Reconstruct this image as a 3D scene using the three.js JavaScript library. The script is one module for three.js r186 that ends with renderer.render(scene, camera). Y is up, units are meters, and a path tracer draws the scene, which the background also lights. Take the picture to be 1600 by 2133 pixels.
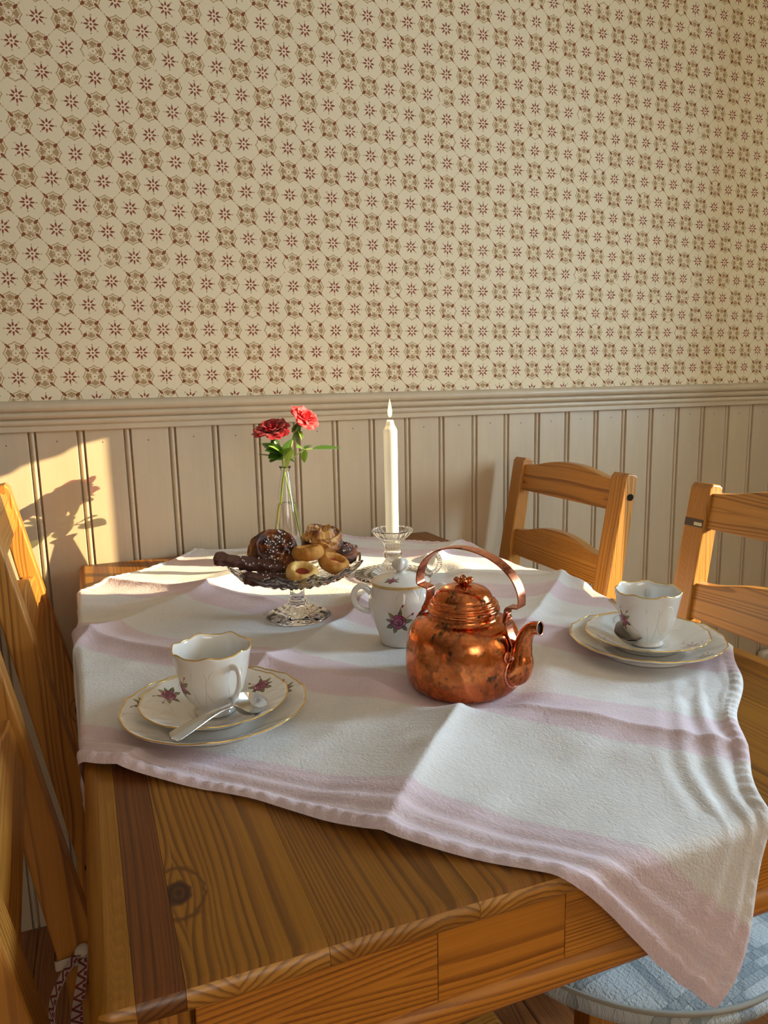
import * as THREE from 'three';
import { mergeGeometries } from 'three/addons/utils/BufferGeometryUtils.js';
import { RoundedBoxGeometry } from 'three/addons/geometries/RoundedBoxGeometry.js';
import { RectAreaLightUniformsLib } from 'three/addons/lights/RectAreaLightUniformsLib.js';

// ───────────────────────── camera, sky, sun, daylight, exposure ─────────────────────────
const scene = new THREE.Scene();
const renderer = new THREE.WebGLRenderer({ antialias: true });
renderer.toneMapping = THREE.LinearToneMapping;
renderer.toneMappingExposure = 0.95;
renderer.shadowMap.enabled = true;
renderer.shadowMap.type = THREE.PCFSoftShadowMap;
RectAreaLightUniformsLib.init();

const camera = new THREE.PerspectiveCamera(69.78, 1600 / 2133, 0.05, 60);
camera.position.set(0, 1.07, 1.501);
camera.quaternion.setFromRotationMatrix(new THREE.Matrix4().makeBasis(
  new THREE.Vector3(0.93327, -0.02158, 0.35852), new THREE.Vector3(0.08044, 0.98539, -0.15010), new THREE.Vector3(-0.35005, 0.16893, 0.92137)));

scene.background = new THREE.Color(0.42, 0.58, 0.85);

const SUN = new THREE.Vector3(1, 0.341, 0.5).normalize();
const sun = new THREE.DirectionalLight(new THREE.Color(1.0, 0.78, 0.44), 17.0);
sun.name = 'low_sun';
sun.position.copy(SUN).multiplyScalar(9).add(new THREE.Vector3(0.2, 0.7, 0.6));
sun.target.position.set(0.2, 0.7, 0.6);
sun.castShadow = true;
sun.shadow.radius = 0.4;
sun.shadow.mapSize.set(4096, 4096);
Object.assign(sun.shadow.camera, { left: -3.5, right: 3.5, top: 3, bottom: -3, near: 0.5, far: 20 });
sun.shadow.bias = -0.0005;
scene.add(sun, sun.target);

// room: the back wall is z = 0, the right wall (with two windows) x = XW
const XW = 1.95, XL = -2.9, ZF = 4.0, HC = 2.45;
const W1 = { z0: 0.972, z1: 1.321, y0: 0.95, y1: 2.0 };     // window beside the table
const W2 = { z0: 2.15, z1: 3.5, y0: 0.95, y1: 2.05 };     // window nearer the camera
function skylight(w, color, intensity) {
  const l = new THREE.RectAreaLight(color, intensity, w.z1 - w.z0, w.y1 - w.y0);
  l.name = 'window_daylight';
  l.position.set(XW + 0.17, (w.y0 + w.y1) / 2, (w.z0 + w.z1) / 2);
  l.lookAt(XW - 1, (w.y0 + w.y1) / 2, (w.z0 + w.z1) / 2);
  scene.add(l);
}
const W3 = { x0: -0.55, x1: 0.75, y0: 0.95, y1: 2.05 };   // window behind the camera
{
  const l = new THREE.RectAreaLight(new THREE.Color(1.0, 0.92, 0.80), 4.6, W3.x1 - W3.x0, W3.y1 - W3.y0); l.name = 'window_daylight';
  l.position.set((W3.x0 + W3.x1) / 2, (W3.y0 + W3.y1) / 2, ZF + 0.17); l.lookAt((W3.x0 + W3.x1) / 2, (W3.y0 + W3.y1) / 2, 0); scene.add(l);
}
skylight(W1, new THREE.Color(0.56, 0.79, 1.0), 62.0);
skylight(W2, new THREE.Color(1.0, 0.88, 0.70), 3.0);

// ───────────────────────── helpers ─────────────────────────
const V3 = (x, y, z) => new THREE.Vector3(x, y, z);
function rng(seed) { let s = seed >>> 0; return () => { s = (s + 0x6d2b79f5) | 0; let t = Math.imul(s ^ (s >>> 15), 1 | s); t = (t + Math.imul(t ^ (t >>> 7), 61 | t)) ^ t; return ((t ^ (t >>> 14)) >>> 0) / 4294967296; }; }
const clamp = (x, a = 0, b = 1) => Math.min(b, Math.max(a, x));
const sstep = (a, b, x) => { const t = clamp((x - a) / (b - a)); return t * t * (3 - 2 * t); };
const lerp = (a, b, t) => a + (b - a) * t;
const hash = (x, y, s) => { let h = Math.imul(x, 374761393) ^ Math.imul(y, 668265263) ^ Math.imul(s, 2147483647 ^ 0x5bd1e995); h = Math.imul(h ^ (h >>> 13), 1274126177); return ((h ^ (h >>> 16)) >>> 0) / 4294967296; };
// value noise; px, py: period in cells (0 = none)
function vnoise(x, y, s = 1, px = 0, py = 0) {
  const x0 = Math.floor(x), y0 = Math.floor(y), fx = x - x0, fy = y - y0, u = fx * fx * (3 - 2 * fx), v = fy * fy * (3 - 2 * fy);
  const w = (i, p) => (p ? ((i % p) + p) % p : i);
  const a = hash(w(x0, px), w(y0, py), s), b = hash(w(x0 + 1, px), w(y0, py), s), c = hash(w(x0, px), w(y0 + 1, py), s), d = hash(w(x0 + 1, px), w(y0 + 1, py), s);
  return lerp(lerp(a, b, u), lerp(c, d, u), v);
}
const fbm = (x, y, s, o = 4, p = 0) => { let a = 0, w = 0.5, t = 0; for (let i = 0; i < o; i++) { a += w * vnoise(x, y, s + i, p, p); t += w; x *= 2; y *= 2; p *= 2; w *= 0.5; } return a / t; };

const counts = {};
function numbered(name) { const n = counts[name] = (counts[name] ?? -1) + 1; return n ? name + '_' + String(n).padStart(3, '0') : name; }
function tag(o, label, category, group, kind) {
  if (label) o.userData.label = label;
  if (category) o.userData.category = category;
  if (group) o.userData.group = group;
  if (kind) o.userData.kind = kind;
  return o;
}
function shade(o) { o.traverse((m) => { if (m.isMesh) { m.castShadow = true; m.receiveShadow = true; } }); return o; }
function part(name, geo, material, parent, label) {
  const m = new THREE.Mesh(geo, material); m.name = name; m.castShadow = m.receiveShadow = true;
  if (label) m.userData.label = label;
  parent.add(m); return m;
}
function thing(name, label, category, x = 0, y = 0, z = 0, turn = 0, group) {
  const g = new THREE.Group(); g.name = numbered(name); g.position.set(x, y, z); g.rotation.y = turn; tag(g, label, category, group); scene.add(g); return g;
}
function struct(name, geo, material) { const m = part(name, geo, material, scene); m.userData.kind = 'structure'; return m; }

// a grid surface: fn(s, t) -> [x, y, z]; wrapU joins the two ends; solid: turn outward
function grid(nu, nv, fn, { wrapU = false, wrapV = false, solid = false, flip = false, uv = null } = {}) {
  const P = new Float32Array((nu + 1) * (nv + 1) * 3), U = new Float32Array((nu + 1) * (nv + 1) * 2), I = [];
  for (let j = 0; j <= nv; j++) for (let i = 0; i <= nu; i++) {
    const k = j * (nu + 1) + i, s = i / nu, t = j / nv, p = fn(wrapU && i === nu ? 0 : s, wrapV && j === nv ? 0 : t);
    P.set(p, k * 3); U.set(uv ? uv(s, t, p) : [s, t], k * 2);
  }
  for (let j = 0; j < nv; j++) for (let i = 0; i < nu; i++) { const a = j * (nu + 1) + i, b = a + 1, c = a + nu + 1, d = c + 1; I.push(a, b, d, a, d, c); }
  let vol = 0;
  if (solid) for (let q = 0; q < I.length; q += 3) { const [a, b, c] = [I[q] * 3, I[q + 1] * 3, I[q + 2] * 3]; vol += P[a] * (P[b + 1] * P[c + 2] - P[b + 2] * P[c + 1]) - P[a + 1] * (P[b] * P[c + 2] - P[b + 2] * P[c]) + P[a + 2] * (P[b] * P[c + 1] - P[b + 1] * P[c]); }
  if (flip !== (solid && vol < 0)) for (let q = 0; q < I.length; q += 3) [I[q + 1], I[q + 2]] = [I[q + 2], I[q + 1]];
  const g = new THREE.BufferGeometry();
  g.setAttribute('position', new THREE.BufferAttribute(P, 3)); g.setAttribute('uv', new THREE.BufferAttribute(U, 2)); g.setIndex(I); g.computeVertexNormals();
  const N = g.attributes.normal, avg = (a, b) => { const v = V3(N.getX(a) + N.getX(b), N.getY(a) + N.getY(b), N.getZ(a) + N.getZ(b)).normalize(); N.setXYZ(a, v.x, v.y, v.z); N.setXYZ(b, v.x, v.y, v.z); };
  if (wrapU) for (let j = 0; j <= nv; j++) avg(j * (nu + 1), j * (nu + 1) + nu);
  if (wrapV) for (let i = 0; i <= nu; i++) avg(i, nv * (nu + 1) + i);
  return g;
}
// profile [[r, y], ...] resampled by arc length (Catmull-Rom unless hard); mod(theta, v, r, y) -> [r, y]
function sampleProfile(pts, n, curved = true) {
  const c = curved ? new THREE.CatmullRomCurve3(pts.map(([r, y]) => V3(r, y, 0)), false, 'centripetal') : null;
  if (c) return c.getSpacedPoints(n).map((p) => [Math.max(p.x, 0), p.y]);
  const L = [0]; for (let i = 1; i < pts.length; i++) L.push(L[i - 1] + Math.hypot(pts[i][0] - pts[i - 1][0], pts[i][1] - pts[i - 1][1]));
  const out = []; for (let k = 0; k <= n; k++) { const d = L.at(-1) * k / n; let i = 1; while (i < L.length - 1 && L[i] < d) i++; const t = (d - L[i - 1]) / (L[i] - L[i - 1] || 1); out.push([lerp(pts[i - 1][0], pts[i][0], t), lerp(pts[i - 1][1], pts[i][1], t)]); }
  return out;
}
function revolve(pts, nseg, nprof, mod, opt = {}) {
  const pr = sampleProfile(pts, nprof, opt.curved !== false);
  return grid(nseg, nprof, (s, t) => { const [r0, y0] = pr[Math.round(t * nprof)], th = s * Math.PI * 2; const [r, y] = mod ? mod(th, t, r0, y0) : [r0, y0]; return [Math.cos(th) * r, y, Math.sin(th) * r]; }, { wrapU: true, solid: opt.solid !== false, uv: opt.uv });
}
// tube along points with radius function and optional flattening
function tube(pts, radius, { seg = 40, rad = 12, closed = false, caps = true } = {}) {
  const c = new THREE.CatmullRomCurve3(pts.map((p) => V3(...p)), closed, 'centripetal'), F = c.computeFrenetFrames(seg, closed);
  const R = typeof radius === 'function' ? radius : () => radius;
  const P = c.getSpacedPoints(seg);
  return grid(rad, seg + (caps && !closed ? 2 : 0), (s, t) => {
    const rows = seg + (caps && !closed ? 2 : 0); let j = Math.round(t * rows), k = 1;
    if (caps && !closed) { if (j === 0) k = 0; if (j === rows) k = 0; j = clamp(j - 1, 0, seg); }
    const a = s * Math.PI * 2, r = R(j / seg) , rr = Array.isArray(r) ? r : [r, r], p = P[j], n = F.normals[j], b = F.binormals[j], x = Math.cos(a) * rr[0] * k, y = Math.sin(a) * rr[1] * k;
    return [p.x + n.x * x + b.x * y, p.y + n.y * x + b.y * y, p.z + n.z * x + b.z * y];
  }, { wrapU: true, wrapV: closed, solid: true });
}
// flat strap swept along points in a plane: width along `side`
function strap(pts, side, width, thick, seg = 60, curved = true) {
  const c = curved ? new THREE.CatmullRomCurve3(pts.map((p) => V3(...p)), false, 'centripetal') : null, S = V3(...side).normalize();
  const P = c ? c.getSpacedPoints(seg) : pts.map((p) => V3(...p)); const n = P.length - 1, W = typeof width === 'function' ? width : () => width;
  const T = P.map((p, i) => P[Math.min(n, i + 1)].clone().sub(P[Math.max(0, i - 1)]).normalize());
  const sec = [[-0.5, -0.5], [-0.46, -0.5], [0.46, -0.5], [0.5, -0.5], [0.5, 0.5], [0.46, 0.5], [-0.46, 0.5], [-0.5, 0.5]];
  return grid(8, n + 2, (s, t) => {
    let j = Math.round(t * (n + 2)), k = j === 0 || j === n + 2 ? 0.001 : 1; j = clamp(j - 1, 0, n);
    const [a, b] = sec[Math.round(s * 8) % 8], N = T[j].clone().cross(S).normalize(), w = W(j / n) * k, h = thick * k, r = Math.abs(a) > 0.48 ? 0.75 : 1;
    return [P[j].x + S.x * a * w + N.x * b * h * r, P[j].y + S.y * a * w + N.y * b * h * r, P[j].z + S.z * a * w + N.z * b * h * r];
  }, { wrapU: true, solid: true });
}
const moved = (g, x = 0, y = 0, z = 0, rx = 0, ry = 0, rz = 0, s = 1) => g.clone().applyMatrix4(new THREE.Matrix4().compose(V3(x, y, z), new THREE.Quaternion().setFromEuler(new THREE.Euler(rx, ry, rz)), Array.isArray(s) ? V3(...s) : V3(s, s, s)));
const merged = (list) => mergeGeometries(list.map((g) => { const q = g.index ? g.toNonIndexed() : g.clone(); for (const k of Object.keys(q.attributes)) if (!['position', 'normal', 'uv'].includes(k)) q.deleteAttribute(k); q.clearGroups(); return q; }));

// ───────────────────────── textures ─────────────────────────
function dataTex(w, h, fn, srgb = true, wrap = THREE.RepeatWrapping) {
  const d = new Uint8Array(w * h * 4);
  for (let y = 0; y < h; y++) for (let x = 0; x < w; x++) { const c = fn(x / w, y / h, x, y), k = (y * w + x) * 4; d[k] = clamp(c[0], 0, 255); d[k + 1] = clamp(c[1], 0, 255); d[k + 2] = clamp(c[2], 0, 255); d[k + 3] = 255; }
  const t = new THREE.DataTexture(d, w, h, THREE.RGBAFormat); t.magFilter = THREE.LinearFilter; t.minFilter = THREE.LinearMipmapLinearFilter; t.generateMipmaps = true; t.wrapS = t.wrapT = wrap; if (srgb) t.colorSpace = THREE.SRGBColorSpace; t.needsUpdate = true; return t;
}
function canvasTex(w, h, draw, srgb = true) {
  const c = document.createElement('canvas'); c.width = w; c.height = h; draw(c.getContext('2d'), w, h);
  const t = new THREE.CanvasTexture(c); t.wrapS = t.wrapT = THREE.RepeatWrapping; if (srgb) t.colorSpace = THREE.SRGBColorSpace; t.anisotropy = 8; return t;
}
const mix3 = (a, b, t) => [lerp(a[0], b[0], t), lerp(a[1], b[1], t), lerp(a[2], b[2], t)];

// pine: u across (0.12 m per repeat), v along the grain (1 m per repeat)
const PINE_L = [198, 138, 58], PINE_M = [170, 110, 37], PINE_D = [112, 63, 17], KNOT = [50, 23, 10];
function pineTex(seed, { pith = 0.5, depth = 0.05, spacing = 0.0042, wander = 0.02, knots = [], light = PINE_L, mid = PINE_M, dark = PINE_D, w = 256, h = 1024, uw = 0.12, vl = 1 } = {}) {
  return dataTex(w, h, (u, v) => {
    const x = u * uw, y = v * vl;
    let kd = 9, kr = 0, warp = 0, ring = 0;
    for (const [ku, kv, r] of knots) {
      const dx = x - ku * uw, dy = (y - kv * vl) * 0.62, d = Math.hypot(dx, dy);
      warp += Math.exp(-((dx / (r * 2.2)) ** 2) - (dy / (r * 2.6)) ** 2) * r * 1.1 * Math.sign(dx || 1);
      if (d < kd) { kd = d; kr = r; }
      ring += Math.exp(-d / (r * 1.5)) * 0;
    }
    const wob = (fbm(y * 3, 1.3, seed, 3) - 0.5) * wander * 2 + (vnoise(y * 1.1, 0.2, seed + 9) - 0.5) * wander * 3;
    const dd = Math.max(0.002, depth + (vnoise(y * 1.6, 4.1, seed + 5) - 0.5) * depth * 1.2);
    const r = Math.hypot(x - pith * uw + wob - warp, dd) + (fbm(x * 60, y * 6, seed + 2, 2) - 0.5) * 0.0012;
    const sp = spacing * (0.75 + 0.5 * vnoise(r * 60, 0, seed + 3));
    const ph = r / sp, t = ph - Math.floor(ph), late = sstep(0.35, 0.9, t) * (1 - sstep(0.93, 1, t));
    let c = mix3(light, mid, clamp(0.25 + 0.9 * (fbm(x * 14, y * 1.6, seed + 4, 3) - 0.3)));
    c = mix3(c, dark, late * (0.35 + 0.45 * hash(Math.floor(ph), 3, seed)));
    const f = (fbm(x * 900, y * 14, seed + 6, 2) - 0.5) * 22; c = [c[0] + f, c[1] + f * 0.8, c[2] + f * 0.5];
    if (kr) {
      const q = kd / kr + (vnoise(x * 220, y * 220, seed + 7) - 0.5) * 0.25;
      c = mix3(c, dark, sstep(2.25, 1.95, q) * sstep(1.75, 1.95, q) * 0.8);
      c = mix3(c, KNOT, sstep(1.05, 0.8, q) * (0.86 + 0.12 * Math.sin(kd * 1500)));
    }
    return c;
  }, true, THREE.MirroredRepeatWrapping);
}
const endTex = dataTex(256, 256, (u, v) => {
  const x = u * 0.12, y = v * 0.12, cx = 0.06 + (Math.floor(x / 0.12)) * 0.12, r = Math.hypot(x - cx, y + 0.02) + (fbm(x * 80, y * 80, 5, 3) - 0.5) * 0.003, t = (r / 0.0042) % 1, late = sstep(0.4, 0.9, t) * (1 - sstep(0.93, 1, t));
  let c = mix3([198, 142, 64], [176, 118, 44], fbm(x * 60, y * 60, 8, 3)); c = mix3(c, [112, 66, 20], late * 0.7); return c;
}, true, THREE.MirroredRepeatWrapping);
const wood = (map, o = {}) => new THREE.MeshPhysicalMaterial({ map, roughness: 0.42, clearcoat: 0.25, clearcoatRoughness: 0.28, ...o });
const pineA = pineTex(11, { pith: 0.5, depth: 0.03, spacing: 0.0055, wander: 0.014 });
const pineB = pineTex(23, { pith: -0.35, depth: 0.05, spacing: 0.0036, wander: 0.006 });
const pineC = pineTex(37, { pith: 0.35, depth: 0.014, spacing: 0.006, wander: 0.022, knots: [[0.8, 0.3, 0.007]] });
const M = {};
M.pineA = [wood(pineA), wood(endTex)]; M.pineB = [wood(pineB), M.pineA[1]]; M.pineC = [wood(pineC), M.pineA[1]];

// gives any geometry wood coordinates (metres, grain along `axis`); faces across the grain go to group 1
function woodUV(geo, axis = 1, ou = 0, ov = 0, uw = 0.12, vl = 1) {
  const g = geo.index ? geo.toNonIndexed() : geo.clone(), P = g.attributes.position, N = g.attributes.normal, long = [], end = [];
  for (let i = 0; i < P.count; i += 3) {
    const n = [0, 0, 0]; for (let k = 0; k < 3; k++) for (let a = 0; a < 3; a++) n[a] += N.getComponent(i + k, a);
    const m = n.map(Math.abs), top = m.indexOf(Math.max(...m)); (top === axis ? end : long).push([i, top]);
  }
  const pos = [], nor = [], uv = [];
  for (const [list, isEnd] of [[long, 0], [end, 1]]) for (const [i, top] of list) for (let k = 0; k < 3; k++) {
    const p = [P.getX(i + k), P.getY(i + k), P.getZ(i + k)]; pos.push(...p); nor.push(N.getX(i + k), N.getY(i + k), N.getZ(i + k));
    const o = [0, 1, 2].filter((a) => a !== axis);
    if (isEnd) uv.push(p[o[0]] / 0.12 + ou, p[o[1]] / 0.12 + ov); else { const ac = o.find((a) => a !== top); uv.push((p[ac] + (ac === o[0] ? 0 : 0.031)) / uw + ou, p[axis] / vl + ov); }
  }
  const r = new THREE.BufferGeometry(); r.setAttribute('position', new THREE.Float32BufferAttribute(pos, 3)); r.setAttribute('normal', new THREE.Float32BufferAttribute(nor, 3)); r.setAttribute('uv', new THREE.Float32BufferAttribute(uv, 2));
  r.addGroup(0, long.length * 3, 0); r.addGroup(long.length * 3, end.length * 3, 1); return r;
}
const rbox = (w, h, d, r = 0.003, s = 2) => new RoundedBoxGeometry(w, h, d, s, Math.min(r, w / 2.01, h / 2.01, d / 2.01));
function woodBox(x0, x1, y0, y1, z0, z1, axis, ou = 0, ov = 0, r = 0.003) { return woodUV(rbox(x1 - x0, y1 - y0, z1 - z0, r).translate((x0 + x1) / 2, (y0 + y1) / 2, (z0 + z1) / 2), axis, ou, ov); }
const box = (x0, x1, y0, y1, z0, z1, r = 0) => (r ? rbox(x1 - x0, y1 - y0, z1 - z0, r) : new THREE.BoxGeometry(x1 - x0, y1 - y0, z1 - z0)).translate((x0 + x1) / 2, (y0 + y1) / 2, (z0 + z1) / 2);

// ───────────────────────── the room ─────────────────────────
const HX = 0.043216, HY = 0.043438;           // half repeats of the wallpaper
const PX0 = -3.0865 * HX, PY0 = 1.07 + 4.6747 * HY; // lattice point (0, 0)
const RAIL0 = 1.0005, RAIL1 = 1.0575;
const paperTex = canvasTex(2048, 2048, (c, W) => {
  const n = 8, q = W / n, R = rng(5);          // n half repeats each way
  c.fillStyle = '#e7d6b3'; c.fillRect(0, 0, W, W);
  for (let k = 0; k < 2600; k++) { c.fillStyle = `rgba(${R() < 0.5 ? '190,172,132' : '242,230,200'},${0.05 + R() * 0.07})`; c.fillRect(R() * W, R() * W, 2 + R() * 3, 10 + R() * 60); }
  const tan = '#b3946a', fill = '#b08f62', brown = '#86471c', red = '#8a4027', paper = '#e7d6b3';
  // a drop: round at the start, pointed at the far end
  const drop = (x, y, a, l, w, col, skip = 0) => { if (R() < skip) return; c.save(); c.translate(x, y); c.rotate(a); const p = w * (0.9 + R() * 0.2); c.fillStyle = col; c.beginPath(); c.moveTo(-l / 2, 0); c.bezierCurveTo(-l / 2, -p * 0.62, -l * 0.12, -p * 0.66, l * 0.5, 0); c.bezierCurveTo(-l * 0.12, p * 0.66, -l / 2, p * 0.62, -l / 2, 0); c.fill(); c.restore(); };
  const dot = (x, y, r, col) => { c.fillStyle = col; c.beginPath(); c.arc(x, y, r, 0, 7); c.fill(); };
  const star = (x, y) => {
    for (let k = 0; k < 8; k++) { const a = k * Math.PI / 4 + (R() - 0.5) * 0.1, d = q * 0.205; drop(x + Math.cos(a) * d, y + Math.sin(a) * d, a, q * (0.17 + R() * 0.05), q * 0.085, red, 0.02); if (R() < 0.72) dot(x + Math.cos(a) * q * 0.345, y + Math.sin(a) * q * 0.345, q * (0.024 + R() * 0.012), tan); }
    dot(x, y, q * 0.042, red);
  };
  const medal = (x, y) => {
    c.save(); c.translate(x, y); c.lineCap = 'round';
    for (let k = 0; k < 4; k++) {
      c.save(); c.rotate(k * Math.PI / 2);                      // towards -y
      c.strokeStyle = tan; c.lineWidth = q * 0.040; c.beginPath(); c.moveTo(-q * 0.235, -q * 0.345); c.quadraticCurveTo(-q * 0.16, -q * 0.40, -q * 0.13, -q * 0.385); c.quadraticCurveTo(-q * 0.06, -q * 0.42, 0, -q * 0.475); c.quadraticCurveTo(q * 0.06, -q * 0.42, q * 0.13, -q * 0.385); c.quadraticCurveTo(q * 0.16, -q * 0.40, q * 0.235, -q * 0.345); c.stroke();
      if (R() < 0.93) { c.fillStyle = fill; c.beginPath(); c.moveTo(0, -q * 0.40); c.quadraticCurveTo(q * 0.06, -q * 0.335, q * 0.17, -q * 0.315); c.quadraticCurveTo(q * 0.155, -q * 0.23, q * 0.10, -q * 0.20); c.quadraticCurveTo(q * 0.04, -q * 0.10, 0, -q * 0.13); c.quadraticCurveTo(-q * 0.04, -q * 0.10, -q * 0.10, -q * 0.20); c.quadraticCurveTo(-q * 0.155, -q * 0.23, -q * 0.17, -q * 0.315); c.quadraticCurveTo(-q * 0.06, -q * 0.335, 0, -q * 0.40); c.fill(); }
      c.restore();
    }
    for (let k = 0; k < 4; k++) { const a = k * Math.PI / 2 + Math.PI / 4, X = Math.cos(a) * q * 0.195, Y = Math.sin(a) * q * 0.195; dot(X, Y, q * 0.092, paper); for (let j = 0; j < 7; j++) { const b = j * 0.9 + R(); dot(X + Math.cos(b) * q * 0.058, Y + Math.sin(b) * q * 0.058, q * (0.010 + R() * 0.010), brown); } }
    dot(0, 0, q * 0.055, paper); dot(0, 0, q * 0.032, tan); dot(q * 0.008, 0, q * 0.014, brown);
    for (let k = 0; k < 4; k++) { const a = R() * 7, r = (0.15 + R() * 0.2) * q; c.fillStyle = paper; c.beginPath(); c.ellipse(Math.cos(a) * r, Math.sin(a) * r, q * (0.02 + R() * 0.05), q * (0.008 + R() * 0.014), R() * 3, 0, 7); c.fill(); }
    c.restore();
    for (let k = 0; k < 4; k++) {
      const a = k * Math.PI / 2 + Math.PI / 4, slim = k === 0 || k === 2, d = q * (slim ? 0.44 : 0.385);
      drop(x + Math.cos(a) * d, y + Math.sin(a) * d, a, q * (slim ? 0.29 : 0.235) * (0.92 + R() * 0.16), q * (slim ? 0.115 : 0.15), brown, 0.015);
      const e = slim ? 0.62 : 0.56; dot(x + Math.cos(a) * q * e, y + Math.sin(a) * q * e, q * 0.028, tan);
      c.strokeStyle = tan; c.lineWidth = q * 0.016; c.setLineDash([q * (0.03 + R() * 0.03), q * (0.01 + R() * 0.03)]); c.beginPath(); c.moveTo(x + Math.cos(a) * q * e, y + Math.sin(a) * q * e); c.lineTo(x + Math.cos(a) * q * 0.72, y + Math.sin(a) * q * 0.72); c.stroke(); c.setLineDash([]);
    }
  };
  // three passes wide so that motifs cross the edge of the tile
  for (let j = -1; j <= n; j++) for (let i = -1; i <= n; i++) ((i + j) & 1 ? medal : star)(i * q, j * q);
});
paperTex.repeat.set(1 / (8 * HX), 1 / (8 * HY));
M.paper = new THREE.MeshStandardMaterial({ map: paperTex, roughness: 0.75 });
const plasterTex = dataTex(256, 256, (u, v) => { const n = fbm(u * 8, v * 8, 3, 4, 8); return [n * 255, n * 255, n * 255]; }, false);
M.plain = new THREE.MeshStandardMaterial({ color: 0xe2d3ae, roughness: 0.85, bumpMap: plasterTex, bumpScale: 0.0006 });
M.ceiling = new THREE.MeshStandardMaterial({ color: 0xf0ebe0, roughness: 0.9, bumpMap: plasterTex, bumpScale: 0.0008 });
const paintTex = dataTex(256, 512, (u, v) => { const n = fbm(u * 5, v * 5, 71, 4, 5), g = fbm(u * 64, v * 6, 72, 2) - 0.5; return [194 + (n - 0.5) * 12 + g * 6, 175 + (n - 0.5) * 12 + g * 6, 146 + (n - 0.5) * 12 + g * 6]; });
M.paint = new THREE.MeshPhysicalMaterial({ map: paintTex, roughness: 0.42, clearcoat: 0.15, clearcoatRoughness: 0.35 });
M.nail = new THREE.MeshStandardMaterial({ color: 0x8a7a66, roughness: 0.5 });

{ // wallpapered upper wall with an upper body of real thickness
  const g = box(XL - 0.12, XW + 0.12, 0.0, HC + 0.1, -0.14, -0.012), w = struct('wall_back', g, M.plain);
  const p = new THREE.BoxGeometry(XW - XL, HC - RAIL1 + 0.02, 0.012); p.translate((XW + XL) / 2, (HC + RAIL1 - 0.02) / 2, -0.006);
  const P = p.attributes.position, U = p.attributes.uv; for (let i = 0; i < P.count; i++) U.setXY(i, P.getX(i) - PX0, PY0 - P.getY(i));
  // the canvas' first row is drawn at v = 1: turn v so that the tile's top is up
  for (let i = 0; i < P.count; i++) U.setY(i, -U.getY(i));
  const wp = part('wallpaper', p, M.paper, w, 'patterned wallpaper of brown medallions and small red-brown stars on cream');
  // tongue-and-groove boards: one mesh each, all sharing one profile
  const prof = []; const bw = 0.08341;
  prof.push([0.0006, -0.010], [0.0006, -0.006]);
  for (let k = 0; k <= 8; k++) { const a = Math.PI * (1 - k / 8); prof.push([0.0062 + 0.0046 * Math.cos(a), -0.0055 + 0.0052 * Math.sin(a)]); }
  prof.push([0.0116, -0.0075], [0.0136, -0.0012], [0.0142, 0], [bw - 0.0016, 0], [bw - 0.0008, -0.0012], [bw - 0.0002, -0.007], [bw - 0.0002, -0.010]);
  const pos = [], nor = [], uv = [], H = RAIL0 + 0.012;
  for (let i = 0; i < prof.length; i++) {
    const [a, b] = [prof[i], prof[(i + 1) % prof.length]], d = V3(b[0] - a[0], 0, b[1] - a[1]), n = V3(-d.z, 0, d.x).normalize();
    const q = [[a, 0], [b, 0], [b, H], [a, 0], [b, H], [a, H]];
    for (const [p, y] of q) { pos.push(p[0], y, p[1]); nor.push(n.x, 0, n.z); uv.push(p[0] * 3, y * 1.1); }
  }
  for (const y of [0, H]) for (let i = 1; i < prof.length - 1; i++) for (const p of [prof[0], prof[i], prof[i + 1]]) { pos.push(p[0], y, p[1]); nor.push(0, y ? 1 : -1, 0); uv.push(p[0] * 3, p[1]); }
  const bg = new THREE.BufferGeometry(); bg.setAttribute('position', new THREE.Float32BufferAttribute(pos, 3)); bg.setAttribute('normal', new THREE.Float32BufferAttribute(nor, 3)); bg.setAttribute('uv', new THREE.Float32BufferAttribute(uv, 2));
  const R = rng(8), nailG = new THREE.SphereGeometry(0.0017, 10, 6).scale(1, 1, 0.35), first = -0.1275 - 24 * bw;
  const tones = [0, 1, 2, 3].map((k) => { const m = M.paint.clone(); m.color.setScalar(0.97 + 0.03 * (k / 3)); return m; });
  for (let k = 0; k < 50; k++) {
    const x = first + k * bw; if (x > XW - 0.02 || x + bw < XL) continue;
    const b = part('board', bg, tones[Math.floor(R() * 4)], w); b.position.set(x, 0, (R() - 0.5) * 0.0006);
    if (x > -0.3) { const nl = part('nail', nailG, M.nail, b); nl.position.set(0.048 + (R() - 0.5) * 0.008, RAIL0 - 0.018 - R() * 0.006, 0); }
  }
}
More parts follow.
